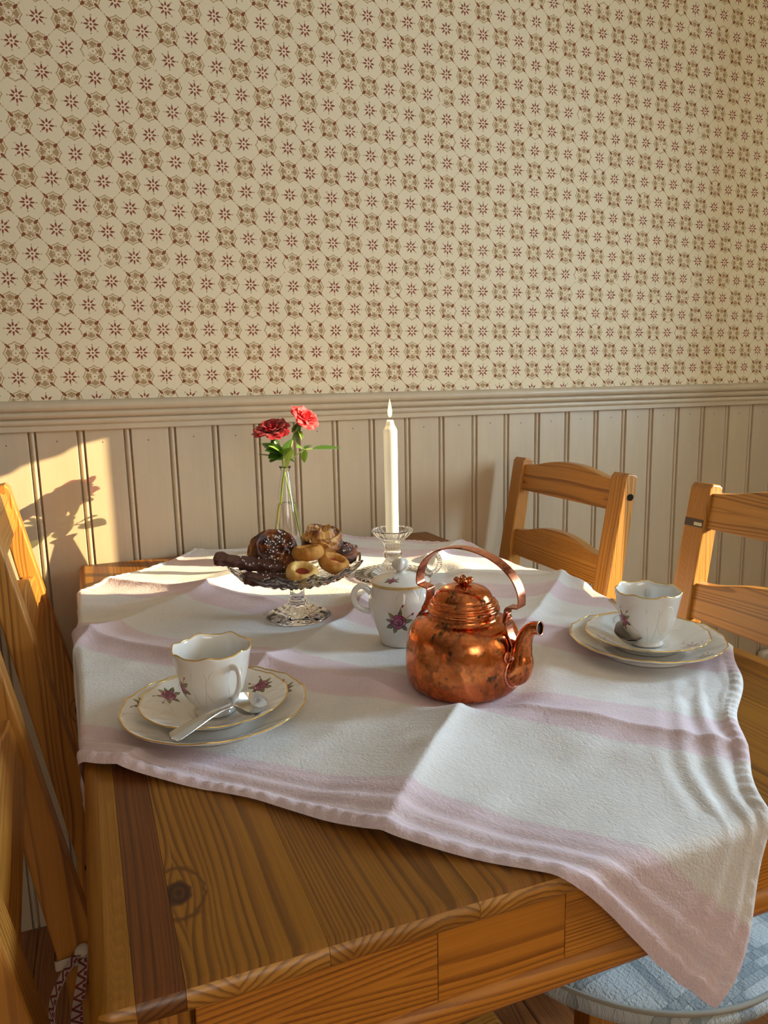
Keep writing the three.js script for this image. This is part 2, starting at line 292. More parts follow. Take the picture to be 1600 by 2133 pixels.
{ // dado rail with its mouldings
  const s = new THREE.Shape(); s.moveTo(-0.010, RAIL0); s.lineTo(0.009, RAIL0); s.lineTo(0.0105, RAIL0 + 0.0015); s.lineTo(0.0105, RAIL0 + 0.0095); s.lineTo(0.0095, RAIL0 + 0.0108); s.lineTo(0.0125, RAIL0 + 0.0125);
  s.quadraticCurveTo(0.0155, RAIL0 + 0.0165, 0.0130, RAIL0 + 0.0215); s.lineTo(0.0098, RAIL0 + 0.0225); s.lineTo(0.0155, RAIL0 + 0.0255);
  s.quadraticCurveTo(0.0205, RAIL0 + 0.0305, 0.0165, RAIL0 + 0.0355); s.lineTo(0.0150, RAIL0 + 0.0362); s.lineTo(0.0175, RAIL0 + 0.0375);
  s.bezierCurveTo(0.0265, RAIL0 + 0.0395, 0.0265, RAIL0 + 0.0535, 0.0165, RAIL0 + 0.0562); s.lineTo(0.002, RAIL1); s.lineTo(-0.010, RAIL1);
  const g = new THREE.ExtrudeGeometry(s, { depth: XW - XL, bevelEnabled: false, curveSegments: 10 }); g.rotateY(-Math.PI / 2); g.scale(1, 1, 1);
  // shape x (out of the wall) -> +z, extrusion -> +x
  const P = g.attributes.position; for (let i = 0; i < P.count; i++) { const x = P.getX(i), z = P.getZ(i); P.setXYZ(i, XL + (-x), P.getY(i), z); }
  g.computeVertexNormals(); const U = g.attributes.uv; for (let i = 0; i < P.count; i++) U.setXY(i, P.getX(i) * 1.5, P.getY(i) * 2 + P.getZ(i) * 3);
  struct('trim_1', g, M.paint);
}
{ // floor of planks
  const w = struct('floor', box(XL - 0.12, XW + 0.12, -0.14, -0.02, -0.14, ZF + 0.12), M.plain);
  const dark = [1, 2, 3].map((k) => new THREE.MeshPhysicalMaterial({ map: pineTex(60 + k, { light: [150, 92, 44], mid: [128, 74, 32], dark: [84, 44, 18], w: 128, h: 512 }), roughness: 0.4, clearcoat: 0.2 }));
  for (let x = XL, k = 0; x < XW - 0.01; x += 0.135, k++) { const x1 = Math.min(x + 0.1344, XW); part('plank', woodBox(x, x1, -0.02, 0, 0, ZF, 2, k * 0.37, k * 0.21, 0.0015), [dark[k % 3], dark[k % 3]], w); }
}
struct('ceiling', box(XL - 0.12, XW + 0.12, HC, HC + 0.12, -0.14, ZF + 0.12), M.ceiling);
struct('wall_left', box(XL - 0.12, XL, 0, HC, -0.01, ZF), new THREE.MeshStandardMaterial({ color: 0x7d6746, roughness: 0.8, bumpMap: plasterTex, bumpScale: 0.0006 }));
struct('wall_front', merged([box(XL - 0.12, W3.x0, 0, HC, ZF, ZF + 0.12), box(W3.x1, XW + 0.12, 0, HC, ZF, ZF + 0.12), box(W3.x0, W3.x1, 0, W3.y0, ZF, ZF + 0.12), box(W3.x0, W3.x1, W3.y1, HC, ZF, ZF + 0.12)]), M.plain);
{ // right wall around its two windows
  const t0 = XW, t1 = XW + 0.12, g = [];
  g.push(box(t0, t1, 0, HC, -0.01, W1.z0), box(t0, t1, 0, HC, W1.z1, W2.z0), box(t0, t1, 0, HC, W2.z1, ZF));
  for (const w of [W1, W2]) g.push(box(t0, t1, 0, w.y0, w.z0, w.z1), box(t0, t1, w.y1, HC, w.z0, w.z1));
  struct('wall_right', merged(g), M.plain);
}
M.frame = new THREE.MeshStandardMaterial({ color: 0xf2efe8, roughness: 0.4 });
M.pane = new THREE.MeshPhysicalMaterial({ color: 0xffffff, roughness: 0.0, transmission: 1, thickness: 0, ior: 1.5 });
function windowIn(n, w, mull, bars) {
  const g = new THREE.Group(); g.name = 'window_' + n; g.userData.kind = 'structure'; scene.add(g);
  const x0 = XW + 0.03, x1 = XW + 0.09, f = 0.004;
  for (const [y0, y1] of [[w.y0, w.y0 + 0.04], [w.y1 - 0.04, w.y1]]) part('frame_rail', box(x0, x1, y0, y1, w.z0, w.z1, 0.004), M.frame, g);
  part('frame_stile', box(x0, x1, w.y0, w.y1, w.z0, w.z0 + 0.012, 0.004), M.frame, g);
  part('frame_stile', box(x0, x1, w.y0, w.y1, w.z1 - f, w.z1, 0.001), M.frame, g);
  const edges = [w.z0 + 0.012, ...mull, w.z1 - f];
  for (const z of mull) part('mullion', box(x0, x1, w.y0 + 0.04, w.y1 - 0.04, z - 0.025, z + 0.025, 0.004), M.frame, g);
  for (let i = 0; i + 1 < edges.length; i++) part('pane', box(x0 + 0.03, x0 + 0.031, w.y0 + 0.03, w.y1 - 0.03, edges[i], edges[i + 1]), M.pane, g);
  part('sill', box(XW - 0.07, XW + 0.1, w.y0 - 0.03, w.y0 - 0.001, w.z0 - 0.04, w.z1 + 0.04, 0.006), M.frame, g);
}
{ // the window behind the camera
  const g = new THREE.Group(); g.name = 'window_3'; g.userData.kind = 'structure'; scene.add(g); const z0 = ZF + 0.03, z1 = ZF + 0.09;
  for (const [y0, y1] of [[W3.y0, W3.y0 + 0.04], [W3.y1 - 0.04, W3.y1]]) part('frame_rail', box(W3.x0, W3.x1, y0, y1, z0, z1, 0.004), M.frame, g);
  for (const x of [W3.x0 + 0.02, 0.1, W3.x1 - 0.02]) part('frame_stile', box(x - 0.02, x + 0.02, W3.y0, W3.y1, z0, z1, 0.004), M.frame, g);
  for (const [a, b] of [[W3.x0 + 0.04, 0.08], [0.12, W3.x1 - 0.04]]) part('pane', box(a, b, W3.y0 + 0.03, W3.y1 - 0.03, z0 + 0.03, z0 + 0.031), M.pane, g);
  part('sill', box(W3.x0 - 0.04, W3.x1 + 0.04, W3.y0 - 0.03, W3.y0 - 0.001, ZF - 0.07, ZF + 0.1, 0.006), M.frame, g);
}
windowIn(1, W1, [], 0); windowIn(2, W2, [2.6, 3.05], 0);
{ // a short valance at the window beside the table, a thin curtain at the other
  const weave = dataTex(128, 128, (u, v, x, y) => { const t = ((x >> 1) + (y >> 1)) & 1; const n = 235 + t * 10 + hash(x, y, 3) * 8; return [n, n - 4, n - 14]; });
  weave.repeat.set(40, 60);
  const xc = XW - 0.055;
  const far = thing('curtain', 'thin white curtain across the second window nearer the camera', 'curtain');
  M.voile = new THREE.MeshPhysicalMaterial({ map: weave, color: 0xfbf6ea, roughness: 1, transmission: 0.5, thickness: 0, side: THREE.DoubleSide });
  part('fabric', grid(160, 30, (s, t) => [xc + 0.014 * Math.sin(s * 70) * (1 - 0.25 * t), lerp(W2.y0 - 0.08, 2.12, t), lerp(W2.z0 - 0.12, W2.z1 + 0.12, s)]), M.voile, far);
  part('curtain_rod', new THREE.CylinderGeometry(0.008, 0.008, 1.75, 16).rotateX(Math.PI / 2).translate(xc, 2.13, 2.83), M.frame, far);
  const yv = 0.9835 + 0.341 * (xc - 0.044);
  const val = thing('valance', 'short gathered valance hanging across the top of the window', 'valance');
  part('fabric', grid(160, 12, (s, t) => [xc - 0.045 + 0.008 * Math.sin(s * 90), lerp(yv, 2.12, t), lerp(0.82, 1.47, s)]), new THREE.MeshStandardMaterial({ color: 0xd8c8a8, roughness: 0.95, side: THREE.DoubleSide }), val);
}

// ───────────────────────── the table ─────────────────────────
const T = 0.747, TX0 = -0.0615, TX1 = 0.668, TSK = 0.0268, TZ0 = 0.020, TZ1 = 1.131, TTH = 0.0185;
{
  const t = thing('dining_table', 'honey-coloured pine dining table half covered by the pink-striped cloth', 'table');
  const edgesX = [TX0, -0.038, -0.0118, 0.0705, 0.170, 0.252, 0.335, 0.41, 0.49, 0.57, TX1];
  const r = 0.0086, C0 = V3(TX0 + 0.0115, T - TTH + r, TZ0 + r), C1 = V3(TX1 - 0.0115, T - r, TZ1 - r);
  const warp = (n, a, b, ra, rb) => { const L = b - a, o = []; for (let i = 0; i <= n; i++) { const k = i / n; o.push(k); } const e = [0, 0.08, 0.25, 0.5, 0.75, 1].map((q) => q); const lo = ra ? e.map((q) => a + ra * q) : [a], hi = rb ? e.map((q) => b - rb * q).reverse() : [b]; return [...lo, ...hi]; };
  const mats = [
    { s: 201, pith: -2.5, depth: 0.03, spacing: 0.0075, light: [140, 96, 27], mid: [124, 82, 19], dark: [102, 62, 14] },
    { s: 202, pith: 1.4, depth: 0.03, spacing: 0.0030, light: [104, 58, 15], mid: [90, 47, 10], dark: [66, 33, 8] },
    { s: 203, pith: 1.15, depth: 0.03, spacing: 0.0105, knots: [[0.06, 0.928, 0.0082]], light: [140, 95, 24], mid: [125, 82, 17], dark: [78, 45, 9] },
    { s: 204, pith: 0.9, depth: 0.02, spacing: 0.0056, light: [132, 88, 22], mid: [116, 75, 15], dark: [74, 43, 9] },
    { s: 205, pith: 0.2, depth: 0.03, spacing: 0.0062, light: [136, 90, 23], mid: [120, 76, 16], dark: [77, 44, 9] }];
  const ends = [[0.82, 0.8, 0.7], [0.34, 0.26, 0.2], [1, 1, 0.9], [0.8, 0.76, 0.62], [0.95, 0.92, 0.8]].map(([a, b, c]) => { const m = M.pineA[1].clone(); m.color.setRGB(a, b, c); return m; });
  const ms = mats.map((o) => { const m = wood(pineTex(o.s, { ...o, uw: 0.1, vl: 1.13, w: 256, h: 2048, wander: 0.010 }), { roughness: 0.42, clearcoat: 0.10, clearcoatRoughness: 0.28, specularIntensity: 0.5, color: new THREE.Color(1.12, 1.0, 0.78) }); return m; });
  for (let k = 0; k + 1 < edgesX.length; k++) {
    const first = k === 0, last = k + 2 === edgesX.length, a = edgesX[k] + (first ? 0 : 0.00012), b = edgesX[k + 1] - (last ? 0 : 0.00012), rs = 0.0115;
    const xs = warp(0, a, b, first ? rs : 0.0012, last ? rs : 0.0012), ys = warp(0, T - TTH, T, r, r), zs = warp(0, TZ0, TZ1, r, r);
    const g = new THREE.BoxGeometry(1, 1, 1, xs.length - 1, ys.length - 1, zs.length - 1), P = g.attributes.position, N = g.attributes.normal;
    for (let i = 0; i < P.count; i++) {
      const p = V3(xs[Math.round((P.getX(i) + 0.5) * (xs.length - 1))], ys[Math.round((P.getY(i) + 0.5) * (ys.length - 1))], zs[Math.round((P.getZ(i) + 0.5) * (zs.length - 1))]);
      const sx = first && p.x < C0.x ? (p.x - C0.x) * r / rs + C0.x : last && p.x > C1.x ? (p.x - C1.x) * r / rs + C1.x : p.x;
      const c = V3(clamp(sx, C0.x, C1.x), clamp(p.y, C0.y, C1.y), clamp(p.z, C0.z, C1.z)), d = V3(sx, p.y, p.z).sub(c);
      const side = Math.abs(N.getX(i)) > 0.5 && !((first && N.getX(i) < 0) || (last && N.getX(i) > 0));
      if (d.length() > 1e-6) { const n = d.clone().normalize(); const q = c.clone().add(n.clone().multiplyScalar(r)); if (first && q.x < C0.x) q.x = C0.x + (q.x - C0.x) * rs / r; if (last && q.x > C1.x) q.x = C1.x + (q.x - C1.x) * rs / r; P.setXYZ(i, q.x, q.y, q.z); if (!side) N.setXYZ(i, n.x, n.y, n.z); } else P.setXYZ(i, p.x, p.y, p.z);
    }
    const w = woodUV(g, 2, 0, 0, 0.1, 1.13); // long faces along z
    const U = w.attributes.uv, Q = w.attributes.position, G0 = w.groups[0].count;
    for (let i = 0; i < G0; i++) U.setXY(i, (Q.getX(i) - a) / 0.1 + (T - Q.getY(i)) * 3 + (k > 4 ? k * 0.31 : 0), Q.getZ(i) / 1.13 + (k > 4 ? k * 0.17 : 0));
    for (let i = G0; i < Q.count; i++) U.setXY(i, Q.getX(i) / 0.12 + k * 0.43, (Q.getY(i) - T) / 0.12 + 0.3 + (k % 3) * 0.12);
    for (let i = 0; i < Q.count; i++) Q.setX(i, Q.getX(i) + TSK * Q.getZ(i));
    part('plank', w, [ms[k < 5 ? k : [3, 4, 2, 0, 4][k % 5]], ends[k < 5 ? k : [3, 4, 2, 0, 4][k % 5]]], t);
  }
  const apronA = M.pineB.map((m) => { const q = m.clone(); q.color.setRGB(1.2, 1.08, 0.75); return q; });
  const knotApron = [wood(pineTex(77, { pith: 0.5, depth: 0.012, spacing: 0.0075, wander: 0.012, knots: [[0.16, 0.715, 0.007]] }), { color: new THREE.Color(1.2, 1.08, 0.75) }), M.pineA[1]];
  // aprons with a rounded lip, and four legs
  const yA = 0.6475, yT = T - TTH, ap = (x0, x1, z0, z1, axis, o) => part('apron', woodBox(x0, x1, yA, yT, z0, z1, axis, o, o * 0.7, 0.004), axis ? M.pineB : M.pineC, t);
  for (const [a, b, k, of] of [[0.0235, 0.1768, 0, 0.2], [0.177, 0.2748, 1, 0.55], [0.275, TX1 - 0.029, 2, 0.8]]) part('apron_board', woodBox(a, b, yA, yT, 1.096, 1.1165, 0, of, of * 0.7, 0.0008), [apronA, knotApron, apronA][k], t); ap(0.0235, TX1 - 0.029, 0.036, 0.056, 0, 0.6);
  for (const [x, o] of [[-0.046, 0.3], [TX1 - 0.035, 0.7]]) { const g = woodBox(x, x + 0.02, yA, yT, 0.085, 1.058, 2, o, o * 0.7, 0.004), Q = g.attributes.position; for (let i = 0; i < Q.count; i++) Q.setX(i, Q.getX(i) + TSK * Q.getZ(i)); part('apron', g, M.pineC, t); }
  const bead = (x0, x1, z0, z1) => { const L = Math.max(x1 - x0, z1 - z0), g = new THREE.CylinderGeometry(0.011, 0.011, L, 20); g.scale(1, 1, 0.55); if (x1 - x0 > z1 - z0) { g.rotateZ(Math.PI / 2); } else { g.rotateX(Math.PI / 2); } return g.translate((x0 + x1) / 2, yA + 0.0115, (z0 + z1) / 2); };
  part('apron_bead', woodUV(bead(0.0235, TX1 - 0.029, 1.1155, 1.1155), 0, 0.4, 0.1), apronA, t);
  for (const [x, z] of [[-0.003, 1.0845], [TX1 - 0.003, 1.0845], [-0.031, 0.057], [TX1 - 0.031, 0.057]]) part('leg', woodBox(x - 0.0255, x + 0.0255, 0, yT, z - 0.0255, z + 0.0255, 1, x * 3 + 0.2, z, 0.006), M.pineC, t);
  // screw holes / plugs are not visible; a nick in the varnish is
}

// ───────────────────────── the tablecloth ─────────────────────────
const RESTS = [[0.0824, 0.8061, 0.062], [0.5895, 0.8251, 0.062], [0.3463, 0.823, 0.060], [0.3368, 0.6694, 0.036], [0.2413, 0.5117, 0.054], [0.4485, 0.3581, 0.088], [0.3055, 0.195, 0.042]];
const S2 = Math.SQRT1_2, CU0 = 0.125, CU1 = 1.1, CV0 = -0.328, CV1 = 0.622;
const clothTex = (() => {
  // s along the stripes, t across them (front hem at t = 1)
  const bands = [[0.565, 0.640], [0.338, 0.418], [0.135, 0.205], [-0.058, 0.012], [-0.24, -0.178], [-0.34, -0.3]];
  return dataTex(1024, 1024, (s, t, x, y) => {
    const u = lerp(CU0, CU1, s), v = lerp(CV0, CV1, t) + (vnoise(s * 300, t * 40, 3) - 0.5) * 0.0015;
    let p = 0; for (const [a, b] of bands) p = Math.max(p, sstep(a - 0.004, a + 0.004, v) * (1 - sstep(b - 0.004, b + 0.004, v)));
    let c = mix3([232, 229, 225], [226, 203, 209], p * 0.9);
    const line = (at, w) => sstep(w, w * 0.3, Math.abs(v - at));
    c = mix3(c, [236, 226, 226], 0.55 * Math.max(line(0.604, 0.0016), line(0.597, 0.0010), line(0.589, 0.0009)));
    const n = (hash(x, y, 9) - 0.5) * 10 + ((x & 1) ^ (y & 1) ? 3 : -3) + (fbm(s * 30, t * 30, 12, 3) - 0.5) * 8; return [c[0] + n, c[1] + n, c[2] + n];
  });
})();
clothTex.wrapS = clothTex.wrapT = THREE.ClampToEdgeWrapping;
const crinkle = dataTex(1024, 1024, (u, v) => {
  const wx = fbm(u * 8, v * 8, 41, 3, 8), wy = fbm(u * 8, v * 8, 47, 3, 8);
  const a = 1 - Math.abs(2 * vnoise(u * 40 + wx * 6, v * 90 + wy * 9, 21, 40, 90) - 1), b = 1 - Math.abs(2 * vnoise(u * 18 + wy * 5, v * 34 + wx * 4, 22, 18, 34) - 1), c = fbm(u * 128, v * 128, 23, 2, 128);
  const f = vnoise(u * 300, v * 420, 25, 300, 420); const h = a ** 5 * 0.16 + b ** 8 * 0.22 + c * 0.40 + f * 0.3; return [h * 255, h * 255, h * 255];
}, false);
const crk = crinkle; crk.repeat.set(3.1, 3.1);
M.cloth = new THREE.MeshPhysicalMaterial({ map: clothTex, bumpMap: crk, bumpScale: 0.0006, roughness: 0.95, side: THREE.DoubleSide, transmission: 0.12, thickness: 0, sheen: 0.2, sheenColor: new THREE.Color(1, 1, 1), sheenRoughness: 0.8 });
function clothPoint(s, t) {
  let u = lerp(CU0, CU1, s), v = lerp(CV0, CV1, t);
  // hems pull and wander a little; the front corner is stretched by its own weight
  const eF = sstep(0.05, 0, CV1 - v), eR = sstep(0.06, 0, CU1 - u), eB = sstep(0.06, 0, v - CV0), eL = sstep(0.06, 0, u - CU0);
  u += 0.064 * sstep(0.42, 0.62, v) * sstep(0.80, 1.09, u) + eR * 0.004 * Math.sin(v * 34) + eL * 0.004 * Math.sin(v * 41 + 1);
  v += eF * 0.004 * Math.sin(u * 23 + 0.6) + eB * 0.004 * Math.sin(u * 37);
  const X = (u - v) * S2, Z = (u + v) * S2;
  // height of the cloth above the table: fold creases (the cloth was folded in four), swells, hem
  const tent = (d, w, h) => h * Math.exp(-Math.abs(d) / w) * (Math.abs(d) < 0.004 ? 1 : 1);
  const amp = (q, k) => 0.45 + 0.75 * vnoise(q * 6, k, 31);
  let h = 0;
  const uo = lerp(CU0, CU1, s), vo = lerp(CV0, CV1, t);
  for (const [a, k, e] of [[0.853, 1, 0.0150], [0.610, 2, 0.0130], [0.345, 3, 0.0110]]) h += tent(uo - a, uo < a ? 0.036 : 0.011, e * amp(vo, k)) + e * 0.55 * amp(vo, k + 5) * Math.exp(-(((uo - a) / 0.06) ** 2));
  for (const [a, k, e] of [[0.392, 11, 0.0100], [0.151, 12, 0.0080], [-0.087, 13, 0.0100]]) h += tent(vo - a, vo > a ? 0.009 : 0.026, e * amp(uo, k)) + e * 0.5 * amp(uo, k + 5) * Math.exp(-(((vo - a) / 0.05) ** 2));
  h += 0.008 * (fbm(X * 5.5 + 3, Z * 7.5, 51, 3) - 0.40) + 0.0045 * (fbm(X * 16, Z * 24, 57, 2) - 0.45) * 1.2;
  h += 0.0016 * Math.sin(uo * 260 + 3 * Math.sin(vo * 9)) * sstep(0.085, 0.03, CU1 - uo) + 0.0011 * Math.sin(vo * 330) * sstep(0.06, 0.02, CV1 - vo);
  h = Math.max(h, 0);
  const hem = Math.min(vo - CV0, CV1 - vo, uo - CU0, CU1 - uo);
  h = h * sstep(-0.025, 0.022, hem) + 0.0026 * sstep(0.0115, 0.0085, hem) * sstep(0.0, 0.003, hem) * (0.8 + 0.22 * Math.sin((Math.min(vo - CV0, CV1 - vo) < Math.min(uo - CU0, CU1 - uo) ? uo : vo) * 410 + 2 * Math.sin(uo * 60 + vo * 53))) + 0.0012 * sstep(0.02, 0.0, hem) * (1 + Math.sin(uo * 55 + vo * 47));
  let near = 1; for (const [cx, cz, r] of RESTS) near = Math.min(near, sstep(r, r + 0.045, Math.hypot(X - cx, Z - cz)));
  h *= near;
  // over the table's edges
  const R = 0.011, y0 = T + 0.0012 + h;
  let x = X, y = y0, z = Z, dx = 0, dz = 0;
  const xa = TX0 + TSK * Z + 0.004, xb = TX1 + TSK * Z - 0.004; if (X < xa) dx = X - xa; if (X > xb) dx = X - xb;
  if (Z > TZ1 - 0.004) dz = Z - (TZ1 - 0.004); if (Z < TZ0 + 0.004) dz = Z - (TZ0 + 0.004);
  const d = Math.hypot(dx, dz);
  if (d > 0) {
    const nx = dx / d, nz = dz / d, back = nz < -0.5 || nx < -0.5, rr = (back ? 0.0065 : R) + h * 0.4, arc = rr * Math.PI / 2;
    const out = d < arc ? rr * Math.sin(d / rr) : rr, down = d < arc ? rr * (1 - Math.cos(d / rr)) : rr + (d - arc);
    const ripple = back ? 0 : 0.010 * sstep(0.02, 0.14, d) * (0.6 + Math.sin((nx ? Z : X) * 31 + d * 9)) ;
    const swing = back ? 0 : 0.10 * Math.max(0, d - 0.04) * (nz > 0.5 ? 0.35 : 0.25);
    x = X - dx + nx * (out + ripple * 0.6 + swing); z = Z - dz + nz * (out + ripple * 0.6 + swing); y = y0 - down;
    if (nz < -0.5) z = Math.max(z, 0.0065);
  }
  return [x, y, z];
}
tag(part('tablecloth', grid(420, 420, clothPoint), M.cloth, scene), 'white square tablecloth with pale pink stripes laid diagonally over the pine table', 'tablecloth');

// ───────────────────────── pine chairs ─────────────────────────
M.bolt = new THREE.MeshStandardMaterial({ color: 0x0c0a0a, roughness: 0.35, metalness: 0.6 });
const CW = 0.388, PW = 0.042; // outer width, post width (along z)
let RAKE = 0.17;
const postFront = (y) => (y > 0.42 ? -0.165 - RAKE * (y - 0.45) : y > 0.02 ? -0.160 - 0.075 * (0.42 - y) ** 1.3 : -0.183);
const postDepth = (y) => (y > 0.45 ? lerp(0.035, 0.0205, (y - 0.45) / 0.455) : lerp(0.028, 0.035, y / 0.45));
function postGeo(zc, ou) {
  const s = new THREE.Shape(), ys = [0, 0.1, 0.2, 0.3, 0.38, 0.42, 0.46, 0.55, 0.65, 0.75, 0.85, 0.897];
  ys.forEach((y, i) => (i ? s.lineTo(postFront(y), y) : s.moveTo(postFront(y), y)));
  s.lineTo(postFront(0.902) - 0.004, 0.902); s.lineTo(postFront(0.902) - postDepth(0.9) + 0.004, 0.900);
  for (const y of [...ys].reverse()) s.lineTo(postFront(y) - postDepth(y), y);
  const g = new THREE.ExtrudeGeometry(s, { depth: PW - 0.006, bevelEnabled: true, bevelSize: 0.003, bevelThickness: 0.003, bevelSegments: 3, steps: 1 }); g.translate(0, 0, zc - PW / 2 + 0.003);
  const c = g; c.scale(1, 1, 1); return woodUV(c, 1, ou, ou * 1.7);
}
function slatGeo(L, y0, hEnd, hMid, x0) {
  const s = new THREE.Shape(); s.moveTo(-L / 2, 0); s.lineTo(L / 2, 0); s.lineTo(L / 2, hEnd);
  s.bezierCurveTo(L * 0.30, hEnd + 0.002, L * 0.26, hMid, 0, hMid); s.bezierCurveTo(-L * 0.26, hMid, -L * 0.30, hEnd + 0.002, -L / 2, hEnd); s.closePath();
  const g = new THREE.ExtrudeGeometry(s, { depth: 0.016, bevelEnabled: true, bevelSize: 0.0015, bevelThickness: 0.0015, bevelSegments: 2, curveSegments: 24 }); // in the x-y plane, facing z
  g.translate(0, 0, -0.0175); g.rotateX(-0.168 * 0); // then turn so that the length lies along z
  g.rotateY(Math.PI / 2); // +x length -> -z, thickness -> +x
  const P = g.attributes.position; for (let i = 0; i < P.count; i++) P.setX(i, P.getX(i) + x0 - RAKE * P.getY(i)); g.computeVertexNormals();
  g.translate(0, y0, 0); return g;
}
function makeChair(label, x, z, turn, look) {
  RAKE = look.rake ?? 0.17;
  const c = thing('dining_chair', label, 'chair', x, 0, z, turn, null), m = look.mats, zp = CW / 2 - PW / 2;
  for (const s of [-1, 1]) { const p = part('rear_post', postGeo(s * zp, 0.3 + s * 0.21 + look.o), m[s > 0 ? 0 : 1], c);
    const bolt = part('bolt', new THREE.CylinderGeometry(0.0062, 0.0062, 0.004, 20).rotateX(Math.PI / 2).translate(postFront(0.862) - 0.014, 0.862, s * (CW / 2 - 0.0005)), M.bolt, p);
    part('bolt', new THREE.CylinderGeometry(0.0062, 0.0062, 0.004, 20).rotateX(Math.PI / 2).translate(postFront(0.40) - 0.022, 0.405, s * (CW / 2 - 0.0005)), M.bolt, p); }
  const L = CW - 2 * PW + 0.004;
  part('backrest_slat', woodUV(slatGeo(L, 0.836, 0.053, 0.070, postFront(0.836) - 0.0045), 2, look.o + 0.15, look.o), m[2], c);
  part('backrest_slat', woodUV(slatGeo(L, 0.692, 0.053, 0.074, postFront(0.692) - 0.0045), 2, look.o + 0.55, look.o + 0.4), m[3], c);
  const SW = 0.31;
  part('seat', woodBox(-0.160, 0.205, 0.408, 0.426, -SW / 2, SW / 2, 0, look.o, look.o, 0.006), m[0], c);
  for (const s of [-1, 1]) { part('seat_rail', woodBox(-0.165, 0.19, 0.355, 0.407, s * (SW / 2 - 0.012) - 0.01, s * (SW / 2 - 0.012) + 0.01, 0, look.o, 0.2), m[1], c); part('front_leg', woodBox(0.162, 0.2, 0, 0.407, s * (SW / 2 - 0.016) - 0.0155, s * (SW / 2 - 0.016) + 0.0155, 1, look.o, 0.4), m[0], c); }
  part('seat_rail', woodBox(0.17, 0.19, 0.355, 0.407, -SW / 2 + 0.032, SW / 2 - 0.032, 2, 0.3, 0.1), m[1], c);
  part('seat_rail', woodBox(-0.185, -0.168, 0.355, 0.425, -zp + PW / 2, zp - PW / 2, 2, 0.3, 0.7), m[1], c);
  part('stretcher', woodBox(-0.17, 0.175, 0.16, 0.19, -SW / 2 + 0.008, -SW / 2 + 0.026, 0, 0.3, 0.7), m[1], c); part('stretcher', woodBox(-0.17, 0.175, 0.16, 0.19, SW / 2 - 0.026, SW / 2 - 0.008, 0, 0.3, 0.7), m[1], c);
  return c;
}
const knotty = [wood(pineTex(91, { pith: 0.2, depth: 0.02, spacing: 0.006, knots: [[0.42, 0.10, 0.006]], wander: 0.012 })), M.pineA[1]];
const chairC = makeChair('pine chair behind the table, its dark bolt showing beside the top slat', 0.634, 0.2385, Math.PI, { mats: [M.pineB, M.pineB, M.pineA, knotty], o: 0 });
const chairD = makeChair('pine chair at the right edge with a worn patch on its post', 0.654, 0.7615, Math.PI, { mats: [M.pineB, M.pineB, M.pineC, M.pineA], o: 0.37 });
const chairA = makeChair('pine chair in the far left corner whose back catches the sun', 0.111, 0.268, 0.045, { mats: [M.pineC, M.pineC, M.pineA, M.pineC], o: 0.62, rake: 0.205 });
const chairB = makeChair('near left pine chair cut by the picture edge, with patterned ties', 0.124, 0.850, 0.070, { mats: [M.pineC, M.pineA, M.pineB, M.pineA], o: 0.84, rake: 0.185 });
chairA.scale.setScalar(1.016);
RAKE = 0.17;
{ // worn, glued patch on the post of chair D
  const stuck = new THREE.MeshPhysicalMaterial({ color: 0x4a3524, roughness: 0.25, clearcoat: 0.8 }), pale = new THREE.MeshPhysicalMaterial({ color: 0xcfc29a, roughness: 0.2, clearcoat: 0.8 });
  const P = chairD.children.filter((q) => q.name === 'rear_post')[1];
  const s = new THREE.Group(); const y = 0.842, xf = postFront(y);
  part('tape_residue', rbox(0.0016, 0.013, PW * 0.9, 0.0007).rotateZ(0.168).translate(xf + 0.0033, y, CW / 2 - PW / 2), stuck, P, 'dark strip of old tape around the post');
  part('tape_residue', rbox(0.0014, 0.0055, 0.017, 0.0006).rotateZ(0.168).translate(xf + 0.0042, y - 0.001, CW / 2 - PW / 2 - 0.010), pale, P, 'pale glossy scrap of tape');
}

